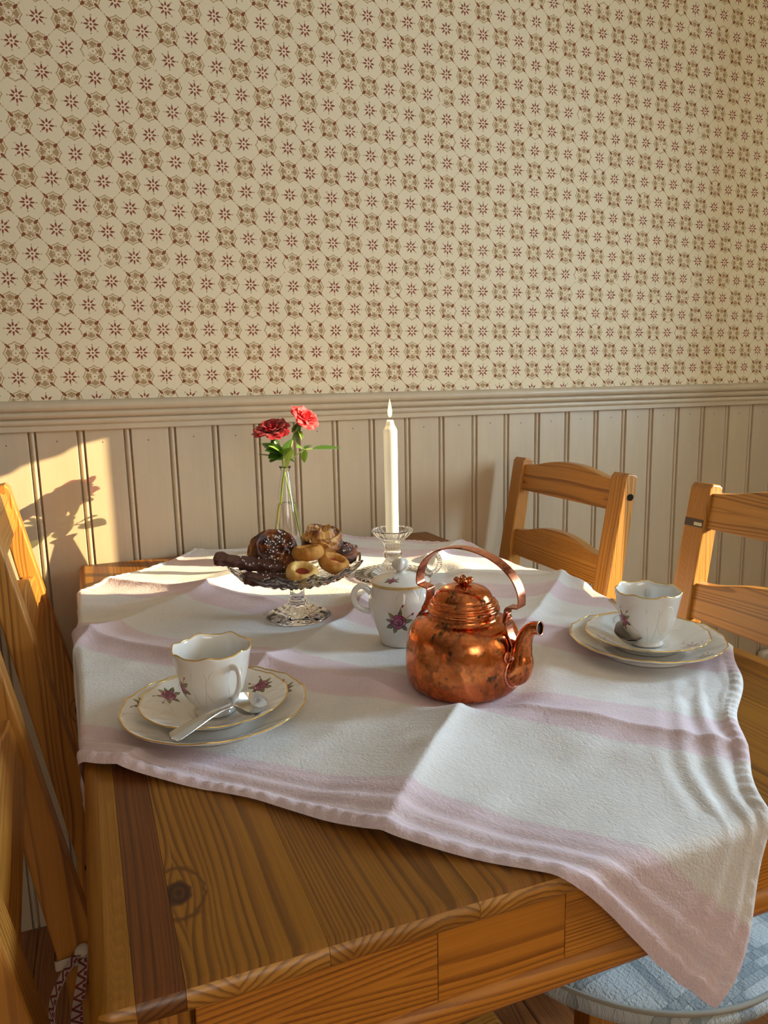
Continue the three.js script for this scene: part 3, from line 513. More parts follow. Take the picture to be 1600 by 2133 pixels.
// ───────────────────────── porcelain ─────────────────────────
function drawRose(c, x, y, s, rot, seed = 1) {
  const R = rng(seed); c.save(); c.translate(x, y); c.rotate(rot); c.scale(s, s);
  const leaf = (px, py, a, l, w, col) => { c.save(); c.translate(px, py); c.rotate(a); c.fillStyle = col; c.beginPath(); c.moveTo(0, 0); for (let k = 1; k <= 8; k++) { const t = k / 8, h = w * Math.sin(Math.PI * Math.pow(t, 0.75)) * (1 + (k % 2 ? 0.16 : -0.08)); c.lineTo(t * l, -h); } for (let k = 8; k >= 0; k--) { const t = k / 8, h = w * Math.sin(Math.PI * Math.pow(t, 0.75)) * (1 + (k % 2 ? -0.08 : 0.16)); c.lineTo(t * l, h); } c.fill(); c.strokeStyle = 'rgba(206,200,140,.6)'; c.lineWidth = 0.018; c.beginPath(); c.moveTo(0, 0); c.lineTo(l * 0.9, 0); for (let k = 1; k < 5; k++) { c.moveTo(l * k * 0.18, 0); c.lineTo(l * (k * 0.18 + 0.12), w * 0.6); c.moveTo(l * k * 0.18, 0); c.lineTo(l * (k * 0.18 + 0.12), -w * 0.6); } c.stroke(); c.restore(); };
  const G = ['#3e4422', '#55592c', '#6b6c38', '#474a26'];
  for (const [px, py, a, l, w, k] of [[0.3, 0.05, 0.05, 0.62, 0.15, 0], [0.25, 0.25, 0.75, 0.5, 0.14, 1], [-0.3, 0.1, 2.9, 0.6, 0.13, 2], [-0.15, 0.3, 1.9, 0.5, 0.13, 3], [-0.2, -0.25, -2.2, 0.5, 0.11, 0], [0.12, -0.3, -1.2, 0.48, 0.12, 2], [0.3, -0.2, -0.55, 0.42, 0.1, 1]]) leaf(px, py, a, l, w, G[k]);
  c.strokeStyle = '#5a5230'; c.lineWidth = 0.03; c.beginPath(); c.moveTo(-0.5, 0.0); c.quadraticCurveTo(-0.8, -0.15, -0.95, -0.1); c.moveTo(-0.3, -0.4); c.quadraticCurveTo(-0.4, -0.7, -0.6, -0.75); c.stroke();
  c.fillStyle = '#8f2c50'; c.beginPath(); c.ellipse(-0.98, -0.1, 0.09, 0.06, 0.3, 0, 7); c.fill(); c.beginPath(); c.ellipse(-0.64, -0.77, 0.08, 0.05, 0.6, 0, 7); c.fill();
  const P = ['#5e1030', '#7c1c42', '#93305a', '#6c1438', '#a84870'];
  for (const [n, d, r] of [[7, 0.34, 0.23], [6, 0.24, 0.2], [5, 0.13, 0.15], [3, 0.05, 0.09]]) for (let k = 0; k < n; k++) { const a = k / n * 6.283 + R() * 0.6, X = Math.cos(a) * d, Y = Math.sin(a) * d * 0.85; c.fillStyle = P[Math.floor(R() * 5)]; c.beginPath(); c.ellipse(X, Y, r * (0.9 + R() * 0.3), r * 0.75, a + 1.57, 0, 7); c.fill(); c.strokeStyle = R() < 0.5 ? 'rgba(52,6,26,.75)' : 'rgba(214,150,176,.75)'; c.lineWidth = 0.024; c.beginPath(); c.ellipse(X, Y, r, r * 0.75, a + 1.57, 3.4, 5.9); c.stroke(); }
  c.fillStyle = '#d9a0b4'; c.beginPath(); c.ellipse(-0.3, 0.22, 0.12, 0.05, 0.7, 0, 7); c.fill(); c.beginPath(); c.ellipse(0.22, -0.3, 0.1, 0.04, -0.3, 0, 7); c.fill();
  c.restore();
}
const WHITE = '#e9e6df';
const swirl = (c, x, y, s, f) => { c.save(); c.translate(x, y); c.scale(s * f, s); for (const [o, k] of [[0, 1], [0.3, 0.7]]) { c.beginPath(); for (let a = 0; a < 7; a += 0.2) { const r = (1 - a / 8) * k; c.lineTo(o + Math.cos(a + o) * r, Math.sin(a + o) * r); } c.stroke(); } c.beginPath(); c.moveTo(1, 0); c.bezierCurveTo(1.3, 1, 0.4, 1.8, -0.5, 2.1); c.stroke(); c.restore(); };
function plateMaps(size, roses, rr, rs, seed) {
  const map = canvasTex(size, size, (c, W) => { c.fillStyle = WHITE; c.fillRect(0, 0, W, W); roses.forEach((a, k) => drawRose(c, W / 2 + Math.cos(a) * rr * W / 2, W / 2 - Math.sin(a) * rr * W / 2, rs * W, -a + 1.2, seed + k)); });
  const bump = canvasTex(512, 512, (c, W) => { c.fillStyle = '#808080'; c.fillRect(0, 0, W, W); c.strokeStyle = 'rgba(255,255,255,.7)'; c.lineWidth = 4; for (let k = 0; k < 6; k++) { const a = k * Math.PI / 3 + roses[0] + 0.5; swirl(c, W / 2 + Math.cos(a) * rr * W / 2, W / 2 - Math.sin(a) * rr * W / 2, 17, k % 2 ? 1 : -1); } }, false);
  return [map, bump];
}
const china = (map, bump, o = {}) => new THREE.MeshPhysicalMaterial({ color: 0xffffff, map, bumpMap: bump, bumpScale: 0.0011, roughness: 0.13, clearcoat: 0.6, clearcoatRoughness: 0.04, ...o });
M.gold = new THREE.MeshStandardMaterial({ color: new THREE.Color(0.83, 0.56, 0.16), metalness: 1, roughness: 0.24 });
M.china = china(null, null, { color: new THREE.Color(WHITE) });
const planar = (R) => (s, t, p) => [0.5 + p[0] / (2 * R), 0.5 - p[2] / (2 * R)];
const scal = (n, ar, ay, r0, r1) => (th, v, r, y) => { const w = sstep(r0, r1, r); const q = Math.cos(n * th) + 0.5 * Math.cos(2 * n * th) + 0.3 * Math.cos(n * th / 2); return [r * (1 + ar * w * q), y + ay * w * q]; };
const rimTube = (n, ar, ay, r, y, th, scale = 1) => tube(Array.from({ length: 240 }, (_, k) => { const a = k / 240 * Math.PI * 2; const q = Math.cos(n * a) + 0.5 * Math.cos(2 * n * a) + 0.3 * Math.cos(n * a / 2); return [Math.cos(a) * r * (1 + ar * q), y + ay * q, Math.sin(a) * r * (1 + ar * q)]; }), th, { seg: 360, rad: 8, closed: true });
const plateG = revolve([[0, 0.0058], [0.030, 0.0058], [0.049, 0.0050], [0.0505, 0.0008], [0.0520, 0.0002], [0.0535, 0.0010], [0.0550, 0.0052], [0.070, 0.0105], [0.0885, 0.0198], [0.0892, 0.0208], [0.0880, 0.0212], [0.070, 0.0130], [0.0560, 0.0082], [0.050, 0.0074], [0.025, 0.0072], [0, 0.0072]], 252, 90, scal(14, 0.0050, 0.0004, 0.055, 0.089), { uv: planar(0.0905) });
const saucerG = revolve([[0, 0.0022], [0.022, 0.0022], [0.0345, 0.0022], [0.0352, 0.0004], [0.0362, 0], [0.0372, 0.0006], [0.0385, 0.0030], [0.052, 0.0100], [0.0705, 0.0182], [0.0712, 0.0190], [0.0703, 0.0194], [0.052, 0.0122], [0.036, 0.0062], [0.026, 0.0052], [0.0235, 0.0042], [0, 0.0042]], 252, 90, scal(14, 0.0050, 0.0004, 0.040, 0.071), { uv: planar(0.0722) });
const plateRim = rimTube(14, 0.0050, 0.0004, 0.0887, 0.0211, 0.00062), saucerRim = rimTube(14, 0.0050, 0.0004, 0.0708, 0.0193, 0.0006);
function cupMod(th, v, r, y) { const w = sstep(0.02, 0.066, y); return [r * (1 + 0.014 * w * w * Math.cos(7 * th) + 0.004 * w * Math.cos(14 * th)), y + sstep(0.045, 0.066, y) * (0.0012 * Math.cos(7 * th) + 0.0004 * Math.cos(14 * th))]; }
const cupG = revolve([[0, 0.0022], [0.0165, 0.0020], [0.0185, 0.0002], [0.0198, 0.0002], [0.0202, 0.0016], [0.0190, 0.0038], [0.0185, 0.0062], [0.0212, 0.0105], [0.0262, 0.0168], [0.0295, 0.0232], [0.0322, 0.0325], [0.0342, 0.0435], [0.0360, 0.0545], [0.0379, 0.0648], [0.0375, 0.0658], [0.0363, 0.0650], [0.0344, 0.0545], [0.0325, 0.0435], [0.0304, 0.0325], [0.0274, 0.0232], [0.0232, 0.0170], [0.017, 0.0125], [0.008, 0.0098], [0, 0.0094]], 144, 120, cupMod);
const cupRim = tube(Array.from({ length: 144 }, (_, k) => { const a = k / 144 * Math.PI * 2, [r, y] = cupMod(a, 0, 0.0375, 0.0657); return [Math.cos(a) * r, y, Math.sin(a) * r]; }), 0.0006, { seg: 288, rad: 8, closed: true });
const cupHandle = tube([[0.030, 0.0520, 0], [0.0375, 0.0545, 0], [0.0445, 0.0545, 0], [0.0478, 0.0490, 0], [0.0468, 0.0400, 0], [0.0425, 0.0300, 0], [0.0355, 0.0215, 0], [0.0290, 0.0180, 0], [0.0235, 0.0185, 0]], (t) => [0.0019 + 0.0010 * Math.abs(t - 0.5), 0.0030 + 0.0012 * Math.abs(t - 0.5)], { seg: 60, rad: 14 });
const cupGild = tube([[0.0445, 0.0563, 0], [0.0492, 0.0512, 0], [0.0492, 0.0420, 0], [0.0458, 0.0330, 0], [0.0400, 0.0240, 0]], (t) => [0.0006, 0.0013], { seg: 40, rad: 8 });
function cupMaps(roseAt, seed) {
  const map = canvasTex(1536, 768, (c, W, H) => { c.fillStyle = WHITE; c.fillRect(0, 0, W, H); for (const a of roseAt) { c.save(); c.translate(((a / (2 * Math.PI)) % 1 + 1) % 1 * W, H * (1 - 0.335)); c.scale(1, 0.62); drawRose(c, 0, 0, 116, 0.9, seed); c.restore(); } });
  const bump = canvasTex(1024, 512, (c, W, H) => { c.fillStyle = '#808080'; c.fillRect(0, 0, W, H); c.strokeStyle = 'rgba(255,255,255,.75)'; c.lineWidth = 5; for (let k = 0; k < 6; k++) { const x = k * W / 6; for (const f of [-1, 1]) { c.beginPath(); c.moveTo(x + f * 30, H * 0.55); c.bezierCurveTo(x + f * 55, H * 0.62, x + f * 8, H * 0.72, x + f * 16, H * 0.84); c.stroke(); } swirl(c, x + W / 12, H * 0.62, 16, k % 2 ? 1 : -1); } }, false);
  return [map, bump];
}
function coffeeSet(x, z, turn, handle, roses, which, seed) {
  const [pm, pb] = plateMaps(1024, roses.plate, 0.80, 0.088, seed), [sm, sb] = plateMaps(1024, roses.saucer, 0.74, 0.110, seed + 5), [cm, cb] = cupMaps(roses.cup, seed + 9);
  const p = thing('cake_plate', `gold-rimmed white cake plate, lowest of the ${which}`, 'plate', x, T + 0.0014, z);
  part('dish', plateG, china(pm, pb), p); part('gold_rim', plateRim, M.gold, p, 'thin gilt rim');
  const s = thing('saucer', `gold-rimmed white saucer under the cup of the ${which}`, 'saucer', x, T + 0.0014 + 0.0074, z);
  part('dish', saucerG, china(sm, sb), s); part('gold_rim', saucerRim, M.gold, s, 'thin gilt rim');
  const c = thing('teacup', `white rose-printed teacup, topmost of the ${which}`, 'cup', x, T + 0.0014 + 0.0074 + 0.0043, z);
  part('bowl', cupG, china(cm, cb), c); part('gold_rim', cupRim, M.gold, c, 'thin gilt rim');
  const h = part('handle', cupHandle, M.china, c); h.rotation.y = -handle; part('gilding', cupGild, M.gold, h, 'gold line along the handle');
}
const D = Math.PI / 180;
coffeeSet(0.0824, 0.8061, 0, 68 * D, { plate: [152 * D, 12 * D, 270 * D], saucer: [140 * D, 22 * D, 262 * D], cup: [162 * D, -30 * D] }, 'stack at the front left', 40);
coffeeSet(0.5895, 0.8251, 0, -50 * D, { plate: [180 * D, 48 * D, 290 * D], saucer: [172 * D, 52 * D, 292 * D], cup: [186 * D, 6 * D] }, 'stack by the right table edge', 60);

// teaspoons: a closed surface along the length (bowl first)
M.steel = new THREE.MeshStandardMaterial({ color: new THREE.Color(0.60, 0.59, 0.57), metalness: 1, roughness: 0.2 });
const spoonG = (() => {
  const Wd = (t) => (t < 0.36 ? 0.0158 * Math.sqrt(Math.max(0, 1 - ((t - 0.17) / 0.185) ** 2)) + 0.0014 * sstep(0.26, 0.34, t) : lerp(0.0028, 0.0062, sstep(0.42, 0.95, t)) * Math.sqrt(Math.max(0, 1 - sstep(0.965, 1.0, t) * 0.99)));
  const Yc = (t) => 0.0035 * Math.sin(clamp((t - 0.3) / 0.7) * Math.PI) + 0.006 * sstep(0.2, 0.40, t) - 0.004 * sstep(0.5, 1, t);
  return grid(40, 80, (s, t) => {
    const a = s * Math.PI * 2, c = Math.cos(a), up = Math.sin(a), w = Math.max(Wd(t), 0.0002), dish = t < 0.36 ? 0.0085 * (1 - c * c) * sstep(0, 0.08, t) * sstep(0.36, 0.24, t) : 0;
    return [(t - 0.17) * 0.122, Yc(t) - dish + up * 0.0007 + (t > 0.42 ? -0.0008 * c * c : 0), c * w];
  }, { wrapU: true, solid: true });
})();
function spoon(label, x, y, z, yaw, pitch, roll = 0) { const g = thing('teaspoon', label, 'spoon', x, y, z); const m = part('bowl_and_handle', spoonG, M.steel, g); m.rotation.set(0, yaw, pitch, 'YZX'); m.rotateX(roll); }
spoon('steel teaspoon lying across the front of the left saucer', 0.1095, T + 0.0305, 0.8420, Math.PI + 0.70, 0.080, -0.36);
spoon('steel teaspoon standing its handle beside the cup on the right saucer', 0.5655, T + 0.0275, 0.8220, 1.10, 0.105);

// sugar bowl
{
  const x = 0.3368, z = 0.6694, cam = 112 * D, g = thing('sugar_bowl', 'white lidded porcelain sugar bowl with a dark pink rose behind the kettle', 'bowl', x, T + 0.0014, z);
  const map = canvasTex(1536, 768, (c, W, H) => { c.fillStyle = WHITE; c.fillRect(0, 0, W, H); for (const a of [cam + 0.12, cam + Math.PI]) { c.save(); c.translate(a / (2 * Math.PI) * W, H * (1 - 0.325)); c.scale(1, 0.65); drawRose(c, 0, 0, 128, 0.4, 7); c.restore(); } });
  const bump = canvasTex(1024, 512, (c, W, H) => { c.fillStyle = '#808080'; c.fillRect(0, 0, W, H); c.strokeStyle = 'rgba(255,255,255,.85)'; c.lineWidth = 6; for (let k = 0; k < 8; k++) { const X = k * W / 8 + 30; swirl(c, X, H * 0.58, 18, k % 2 ? 1 : -1); c.beginPath(); c.moveTo(X + 20, H * 0.52); c.bezierCurveTo(X + 45, H * 0.58, X - 10, H * 0.66, X + 12, H * 0.72); c.stroke(); } }, false);
  const body = revolve([[0, 0.002], [0.0235, 0.0018], [0.0255, 0.0002], [0.0268, 0.0006], [0.0275, 0.003], [0.0292, 0.010], [0.0345, 0.024], [0.0392, 0.037], [0.0412, 0.049], [0.0404, 0.060], [0.0378, 0.070], [0.0370, 0.0755], [0.0376, 0.0778], [0.0366, 0.0782], [0.0352, 0.0760], [0.0352, 0.070], [0.0385, 0.058], [0.039, 0.048], [0.036, 0.034], [0.028, 0.016], [0.016, 0.0075], [0, 0.0065]], 144, 120, (th, v, r, y) => { const w = sstep(0.012, 0.03, y) * (1 - sstep(0.066, 0.072, y)); return [r * (1 + 0.008 * w * Math.cos(8 * th + y * 60)), y]; });
  part('body', body, china(map, bump), g); part('gold_rim', new THREE.TorusGeometry(0.0373, 0.0007, 8, 120).rotateX(Math.PI / 2).translate(0, 0.0781, 0), M.gold, g, 'thin gilt rim');
  for (const s of [202 * D, 22 * D]) { const h = part('handle', tube([[0.0355, 0.0615, 0], [0.0430, 0.0700, 0], [0.0500, 0.0735, 0], [0.0575, 0.0695, 0], [0.0606, 0.0595, 0], [0.0575, 0.0495, 0], [0.0500, 0.0435, 0], [0.0395, 0.0405, 0]], (t) => [0.0026 + 0.0016 * Math.abs(t - 0.5), 0.0036 + 0.001 * Math.abs(t - 0.5)], { seg: 60, rad: 14 }), M.china, g); h.rotation.y = -s; }
  const lm = canvasTex(1024, 512, (c, W, H) => { c.fillStyle = WHITE; c.fillRect(0, 0, W, H); for (const a of [cam + 0.45, cam + 3.3]) { c.save(); c.translate(a / (2 * Math.PI) * W, H * 0.34); c.scale(1, 0.73); drawRose(c, 0, 0, 80, 0.8, 4); c.restore(); } });
  const lid = part('lid', revolve([[0, 0.0800], [0.030, 0.0795], [0.0362, 0.0788], [0.0376, 0.0790], [0.0368, 0.0808], [0.030, 0.0845], [0.022, 0.0872], [0.014, 0.0895], [0.008, 0.0905], [0.0045, 0.0925], [0, 0.0926]], 120, 70, (th, v, r, y) => [r * (1 + 0.012 * sstep(0.0375, 0.02, r) * sstep(0.081, 0.084, y) * Math.cos(10 * th + r * 90)), y]), china(lm, null), g);
  part('gold_rim', new THREE.TorusGeometry(0.0371, 0.0006, 8, 120).rotateX(Math.PI / 2).translate(0, 0.0802, 0), M.gold, lid, 'thin gilt rim');
  part('knob', revolve([[0, 0.0905], [0.004, 0.0912], [0.0062, 0.0935], [0.0096, 0.0975], [0.0104, 0.1020], [0.0082, 0.1065], [0.0045, 0.1092], [0, 0.1098]], 72, 50, (th, v, r, y) => { const w = sstep(0.093, 0.097, y); return [r * (1 + 0.10 * w * Math.cos(5 * th + (y - 0.09) * 190)), y]; }), M.china, lid, 'knob shaped like a rosebud');
}

// ───────────────────────── copper kettle ─────────────────────────
{
  const K = [0.3463, 0.823], az = 60 * D, d = V3(Math.cos(az), 0, Math.sin(az)), side = [-Math.sin(az), 0, Math.cos(az)];
  const g = thing('copper_kettle', 'old polished copper kettle with arched strap handle and flower knob', 'kettle', K[0], T + 0.0014, K[1]);
  const pat = (u, v) => { const n = fbm(u * 26, v * 9, 81, 5, 26), m = fbm(u * 80, v * 30, 88, 4, 80); return sstep(0.42, 0.66, n * 0.55 + m * 0.45); };
  const cmap = dataTex(1024, 512, (u, v) => { const k = pat(u, v), s = sstep(0.60, 0.82, fbm(u * 50, v * 22, 99, 4, 50)) * sstep(0.45, 0.6, fbm(u * 7, v * 6, 98, 2, 7)), f = (fbm(u * 128, v * 64, 91, 2, 128) - 0.5) * 30; let c = mix3([244, 154, 92], [212, 116, 62], fbm(u * 6, v * 5, 84, 3, 6)); c = mix3(c, [146, 92, 62], k * 0.62); c = mix3(c, [78, 70, 58], s * 0.85); return [c[0] + f, c[1] + f * 0.8, c[2] + f * 0.7]; });
  const rmap = dataTex(1024, 512, (u, v) => { const k = pat(u, v), s = fbm(u * 60, v * 40, 93, 3, 60); const r = 0.10 + 0.24 * k + 0.10 * s; return [0, r * 255, 255]; }, false);
  M.copper = new THREE.MeshStandardMaterial({ map: cmap, roughnessMap: rmap, roughness: 1, metalness: 1 });
  M.copperBright = new THREE.MeshStandardMaterial({ color: new THREE.Color(0.80, 0.40, 0.26), metalness: 1, roughness: 0.26, roughnessMap: null });
  const dent = (th, v, r, y) => { const w = sstep(0.006, 0.02, y) * (1 - sstep(0.060, 0.070, y)); return [r * (1 + w * (0.016 * (fbm((Math.cos(th) + 1.2) * 2.2, (Math.sin(th) + 1.2) * 2.2 + y * 30, 66, 3) - 0.5) + 0.004 * Math.cos(9 * th + 3 * Math.sin(2 * th)))), y]; };
  part('body', revolve([[0, 0.0004], [0.040, 0.0002], [0.0515, 0.0006], [0.0575, 0.0045], [0.0612, 0.0130], [0.0628, 0.0250], [0.0627, 0.0380], [0.0613, 0.0500], [0.0588, 0.0610], [0.0546, 0.0690], [0.0470, 0.0735], [0.0400, 0.0762], [0.0376, 0.0782], [0.0370, 0.0810], [0.0368, 0.0840], [0.030, 0.0845], [0, 0.0845]], 160, 120, dent), M.copper, g);
  const lid = part('lid', revolve([[0, 0.0842], [0.0355, 0.0842], [0.0381, 0.0832], [0.0388, 0.0852], [0.0383, 0.0878], [0.0366, 0.0886], [0.0362, 0.0896], [0.0370, 0.0910], [0.0366, 0.0928], [0.0344, 0.0936], [0.0338, 0.0944], [0.0342, 0.0956], [0.0328, 0.0968], [0.0313, 0.0978], [0.0300, 0.1010], [0.0264, 0.1058], [0.0206, 0.1092], [0.0120, 0.1114], [0.0045, 0.1122], [0, 0.1123]], 128, 120), M.copper, g);
  const fl = []; for (let k = 0; k < 4; k++) { const a = k * Math.PI / 2 + 0.4; fl.push(tube([[0, 0.1118, 0], [Math.cos(a - 0.5) * 0.006, 0.1165, Math.sin(a - 0.5) * 0.006], [Math.cos(a) * 0.0090, 0.1188, Math.sin(a) * 0.0090], [Math.cos(a + 0.5) * 0.0062, 0.1162, Math.sin(a + 0.5) * 0.0062], [0, 0.1135, 0]], (t) => [0.0012, 0.0026], { seg: 24, rad: 8 })); }
  fl.push(moved(new THREE.SphereGeometry(0.0028, 14, 10), 0, 0.1175, 0)); part('flower_knob', merged(fl), M.copper, lid);
  // spout
  const at = (r, y, o = 0) => [d.x * r + side[0] * o, y, d.z * r + side[2] * o];
  const sp = [[0.046, 0.030], [0.056, 0.0285], [0.0640, 0.0305], [0.0690, 0.0390], [0.0702, 0.0510], [0.0722, 0.0630], [0.0762, 0.0735], [0.0825, 0.0795], [0.0900, 0.0808]];
  const R0 = [0.0160, 0.0160, 0.0148, 0.0128, 0.0106, 0.0090, 0.0076, 0.0068, 0.0066], rad = (t) => { const q = t * (R0.length - 1), i = Math.min(R0.length - 2, Math.floor(q)); return lerp(R0[i], R0[i + 1], q - i); };
  part('spout', tube(sp.map(([r, y]) => at(r, y)), rad, { seg: 70, rad: 28, caps: false }), M.copper, g);
  part('spout_collar', tube(Array.from({ length: 36 }, (_, k) => { const a = k / 36 * Math.PI * 2, yy = Math.sin(a) * 0.0170, o = Math.cos(a) * 0.0170; return at(Math.sqrt(Math.max(0.00001, 0.0625 ** 2 - o * o)) + 0.0006, 0.0300 + yy, o); }), 0.0016, { seg: 90, rad: 8, closed: true }), M.copperBright, g);
  const tip = V3(...at(0.0900, 0.0808)), dir = V3(...at(0.0900, 0.0808)).sub(V3(...at(0.0840, 0.0800))).normalize(), q = new THREE.Quaternion().setFromUnitVectors(V3(0, 0, 1), dir);
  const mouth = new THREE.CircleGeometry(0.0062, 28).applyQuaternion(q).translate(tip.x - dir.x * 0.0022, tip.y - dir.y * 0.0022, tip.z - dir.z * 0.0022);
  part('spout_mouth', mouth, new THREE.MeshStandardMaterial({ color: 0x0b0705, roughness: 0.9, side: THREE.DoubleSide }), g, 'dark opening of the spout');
  part('spout_lip', new THREE.TorusGeometry(0.0068, 0.0008, 10, 40).applyQuaternion(q).translate(tip.x, tip.y, tip.z), M.copperBright, g);
  const beak = new THREE.Shape(); beak.moveTo(-0.0062, 0); beak.quadraticCurveTo(-0.003, 0.0075, 0, 0.0085); beak.quadraticCurveTo(0.003, 0.0075, 0.0062, 0); beak.quadraticCurveTo(0, 0.003, -0.0062, 0);
  // handle
  const hp = [[0.0520, 0.0810], [0.0528, 0.0880], [0.0540, 0.0955], [0.0552, 0.0972], [0.0678, 0.0985], [0.0692, 0.1000]];
  for (let a = 0; a <= 90; a += 6) hp.push([0.0694 * Math.cos(a * D), 0.1055 + 0.0466 * Math.sin(a * D)]);
  for (let a = 96; a <= 180; a += 6) hp.push([0.0572 * Math.cos(a * D), 0.1095 + 0.0426 * Math.sin(a * D)]);
  hp.push([-0.0566, 0.1055], [-0.0548, 0.1042], [-0.0440, 0.1022], [-0.0428, 0.1005], [-0.0438, 0.0920], [-0.0450, 0.0830]);
  const hm = new THREE.MeshStandardMaterial({ map: dataTex(256, 512, (u, v) => { const k = sstep(0.5, 0.7, fbm(u * 4, v * 30, 17, 4)), f = (fbm(u * 8, v * 120, 18, 2) - 0.5) * 40; const c = mix3([222, 140, 104], [150, 84, 58], k); return [c[0] + f, c[1] + f * 0.8, c[2] + f * 0.7]; }), metalness: 1, roughness: 0.30 });
  part('handle', strap(hp.map(([r, y]) => at(r, y)), side, 0.0150, 0.0016, 0, false), hm, g, 'arched copper strap handle');
  // ears that carry the handle, with rivets
  for (const [s, pv] of [[1, 0.0525], [-1, 0.0450]]) {
    const ear = part('handle_ear', strap([[0.0630, 0.0430], [0.0626, 0.0480], [0.0616, 0.0545], [0.0594, 0.0625], [0.0560, 0.0690], [s > 0 ? 0.0538 : 0.0500, 0.0770], [s > 0 ? 0.0538 : 0.0465, 0.0850], [s > 0 ? 0.0540 : 0.0463, 0.0900]].map(([r, y]) => at(s * (r + 0.0008), y)), side, (t) => (t < 0.33 ? lerp(0.029, 0.012, sstep(0.0, 0.33, t)) : t < 0.75 ? 0.0125 : lerp(0.0150, 0.007, sstep(0.82, 1, t))), 0.0018, 40), hm, g);
    for (const of of [-0.2, 0.2]) { const a = (s > 0 ? az : az + Math.PI) + of, w = part('washer', revolve([[0, 0], [0.0058, 0], [0.0062, 0.0008], [0.0052, 0.0016], [0.0036, 0.0012], [0, 0.0012]], 28, 16), M.copperBright, ear); w.position.set(Math.cos(a) * 0.0620, 0.0475, Math.sin(a) * 0.0620); w.quaternion.setFromUnitVectors(V3(0, 1, 0), V3(Math.cos(a), 0.12, Math.sin(a)).normalize()); }
    for (const [r, y, o] of [[s > 0 ? 0.0558 : 0.0484, 0.0842, 0], [0.0648, 0.0470, 0.0098], [0.0648, 0.0470, -0.0098]]) part('rivet', new THREE.SphereGeometry(0.0029, 16, 10).translate(...at(s * r, y, o)), M.copperBright, ear);
  }
}

// ───────────────────────── glass: cake stand, candle holder, vase ─────────────────────────
M.glass = new THREE.MeshPhysicalMaterial({ color: 0xffffff, roughness: 0.02, transmission: 1, thickness: 0.01, ior: 1.5 });
const ST = [0.2413, 0.5117];
{
  const g = thing('cake_stand', 'footed pressed-glass cake stand with a scalloped rim holding the pastries', 'cake stand', ST[0], T + 0.0014, ST[1]);
  part('pedestal', revolve([[0, 0.0008], [0.030, 0.0010], [0.0440, 0.0002], [0.0466, 0.0006], [0.0470, 0.0024], [0.0455, 0.0042], [0.0370, 0.0078], [0.0262, 0.0122], [0.0172, 0.0180], [0.0126, 0.0228], [0.0128, 0.0250], [0.0110, 0.0268], [0.0104, 0.0300], [0.0100, 0.0400], [0.0106, 0.0452], [0.0150, 0.0492], [0.0170, 0.0505], [0, 0.0506]], 144, 110, (th, v, r, y) => { const w = sstep(0.046, 0.036, r) * sstep(0.003, 0.008, y) * (1 - sstep(0.020, 0.024, y)), w2 = sstep(0.027, 0.03, y) * (1 - sstep(0.046, 0.049, y)); return [r * (1 + 0.045 * w * Math.cos(12 * th) + 0.05 * w2 * Math.cos(6 * th)), y]; }), M.glass, g);
  const lobe = (th) => 1 - Math.abs(Math.sin(6 * th));
  const bowl = revolve([[0, 0.0508], [0.018, 0.0510], [0.034, 0.0522], [0.046, 0.0538], [0.062, 0.0595], [0.080, 0.0690], [0.0930, 0.0776], [0.0962, 0.0812], [0.0950, 0.0826], [0.0915, 0.0810], [0.077, 0.0722], [0.060, 0.0638], [0.044, 0.0585], [0.030, 0.0568], [0, 0.0562]], 240, 110, (th, v, r, y) => {
    const w = sstep(0.045, 0.095, r), L = lobe(th), out = v < 0.52 ? 1 : 0.25, rel = sstep(0.03, 0.05, r) * (1 - sstep(0.088, 0.095, r)) * out;
    return [r * (1 - 0.045 * w * w * (1 - L * 1.0) + 0.010 * w), y - 0.0075 * w * w * (1 - L) + 0.002 * w * w + rel * (0.0012 * Math.cos(24 * th + r * 260) + 0.0012 * Math.cos(24 * th - r * 260) - 0.0008)];
  });
  part('bowl', bowl, M.glass, g);
}
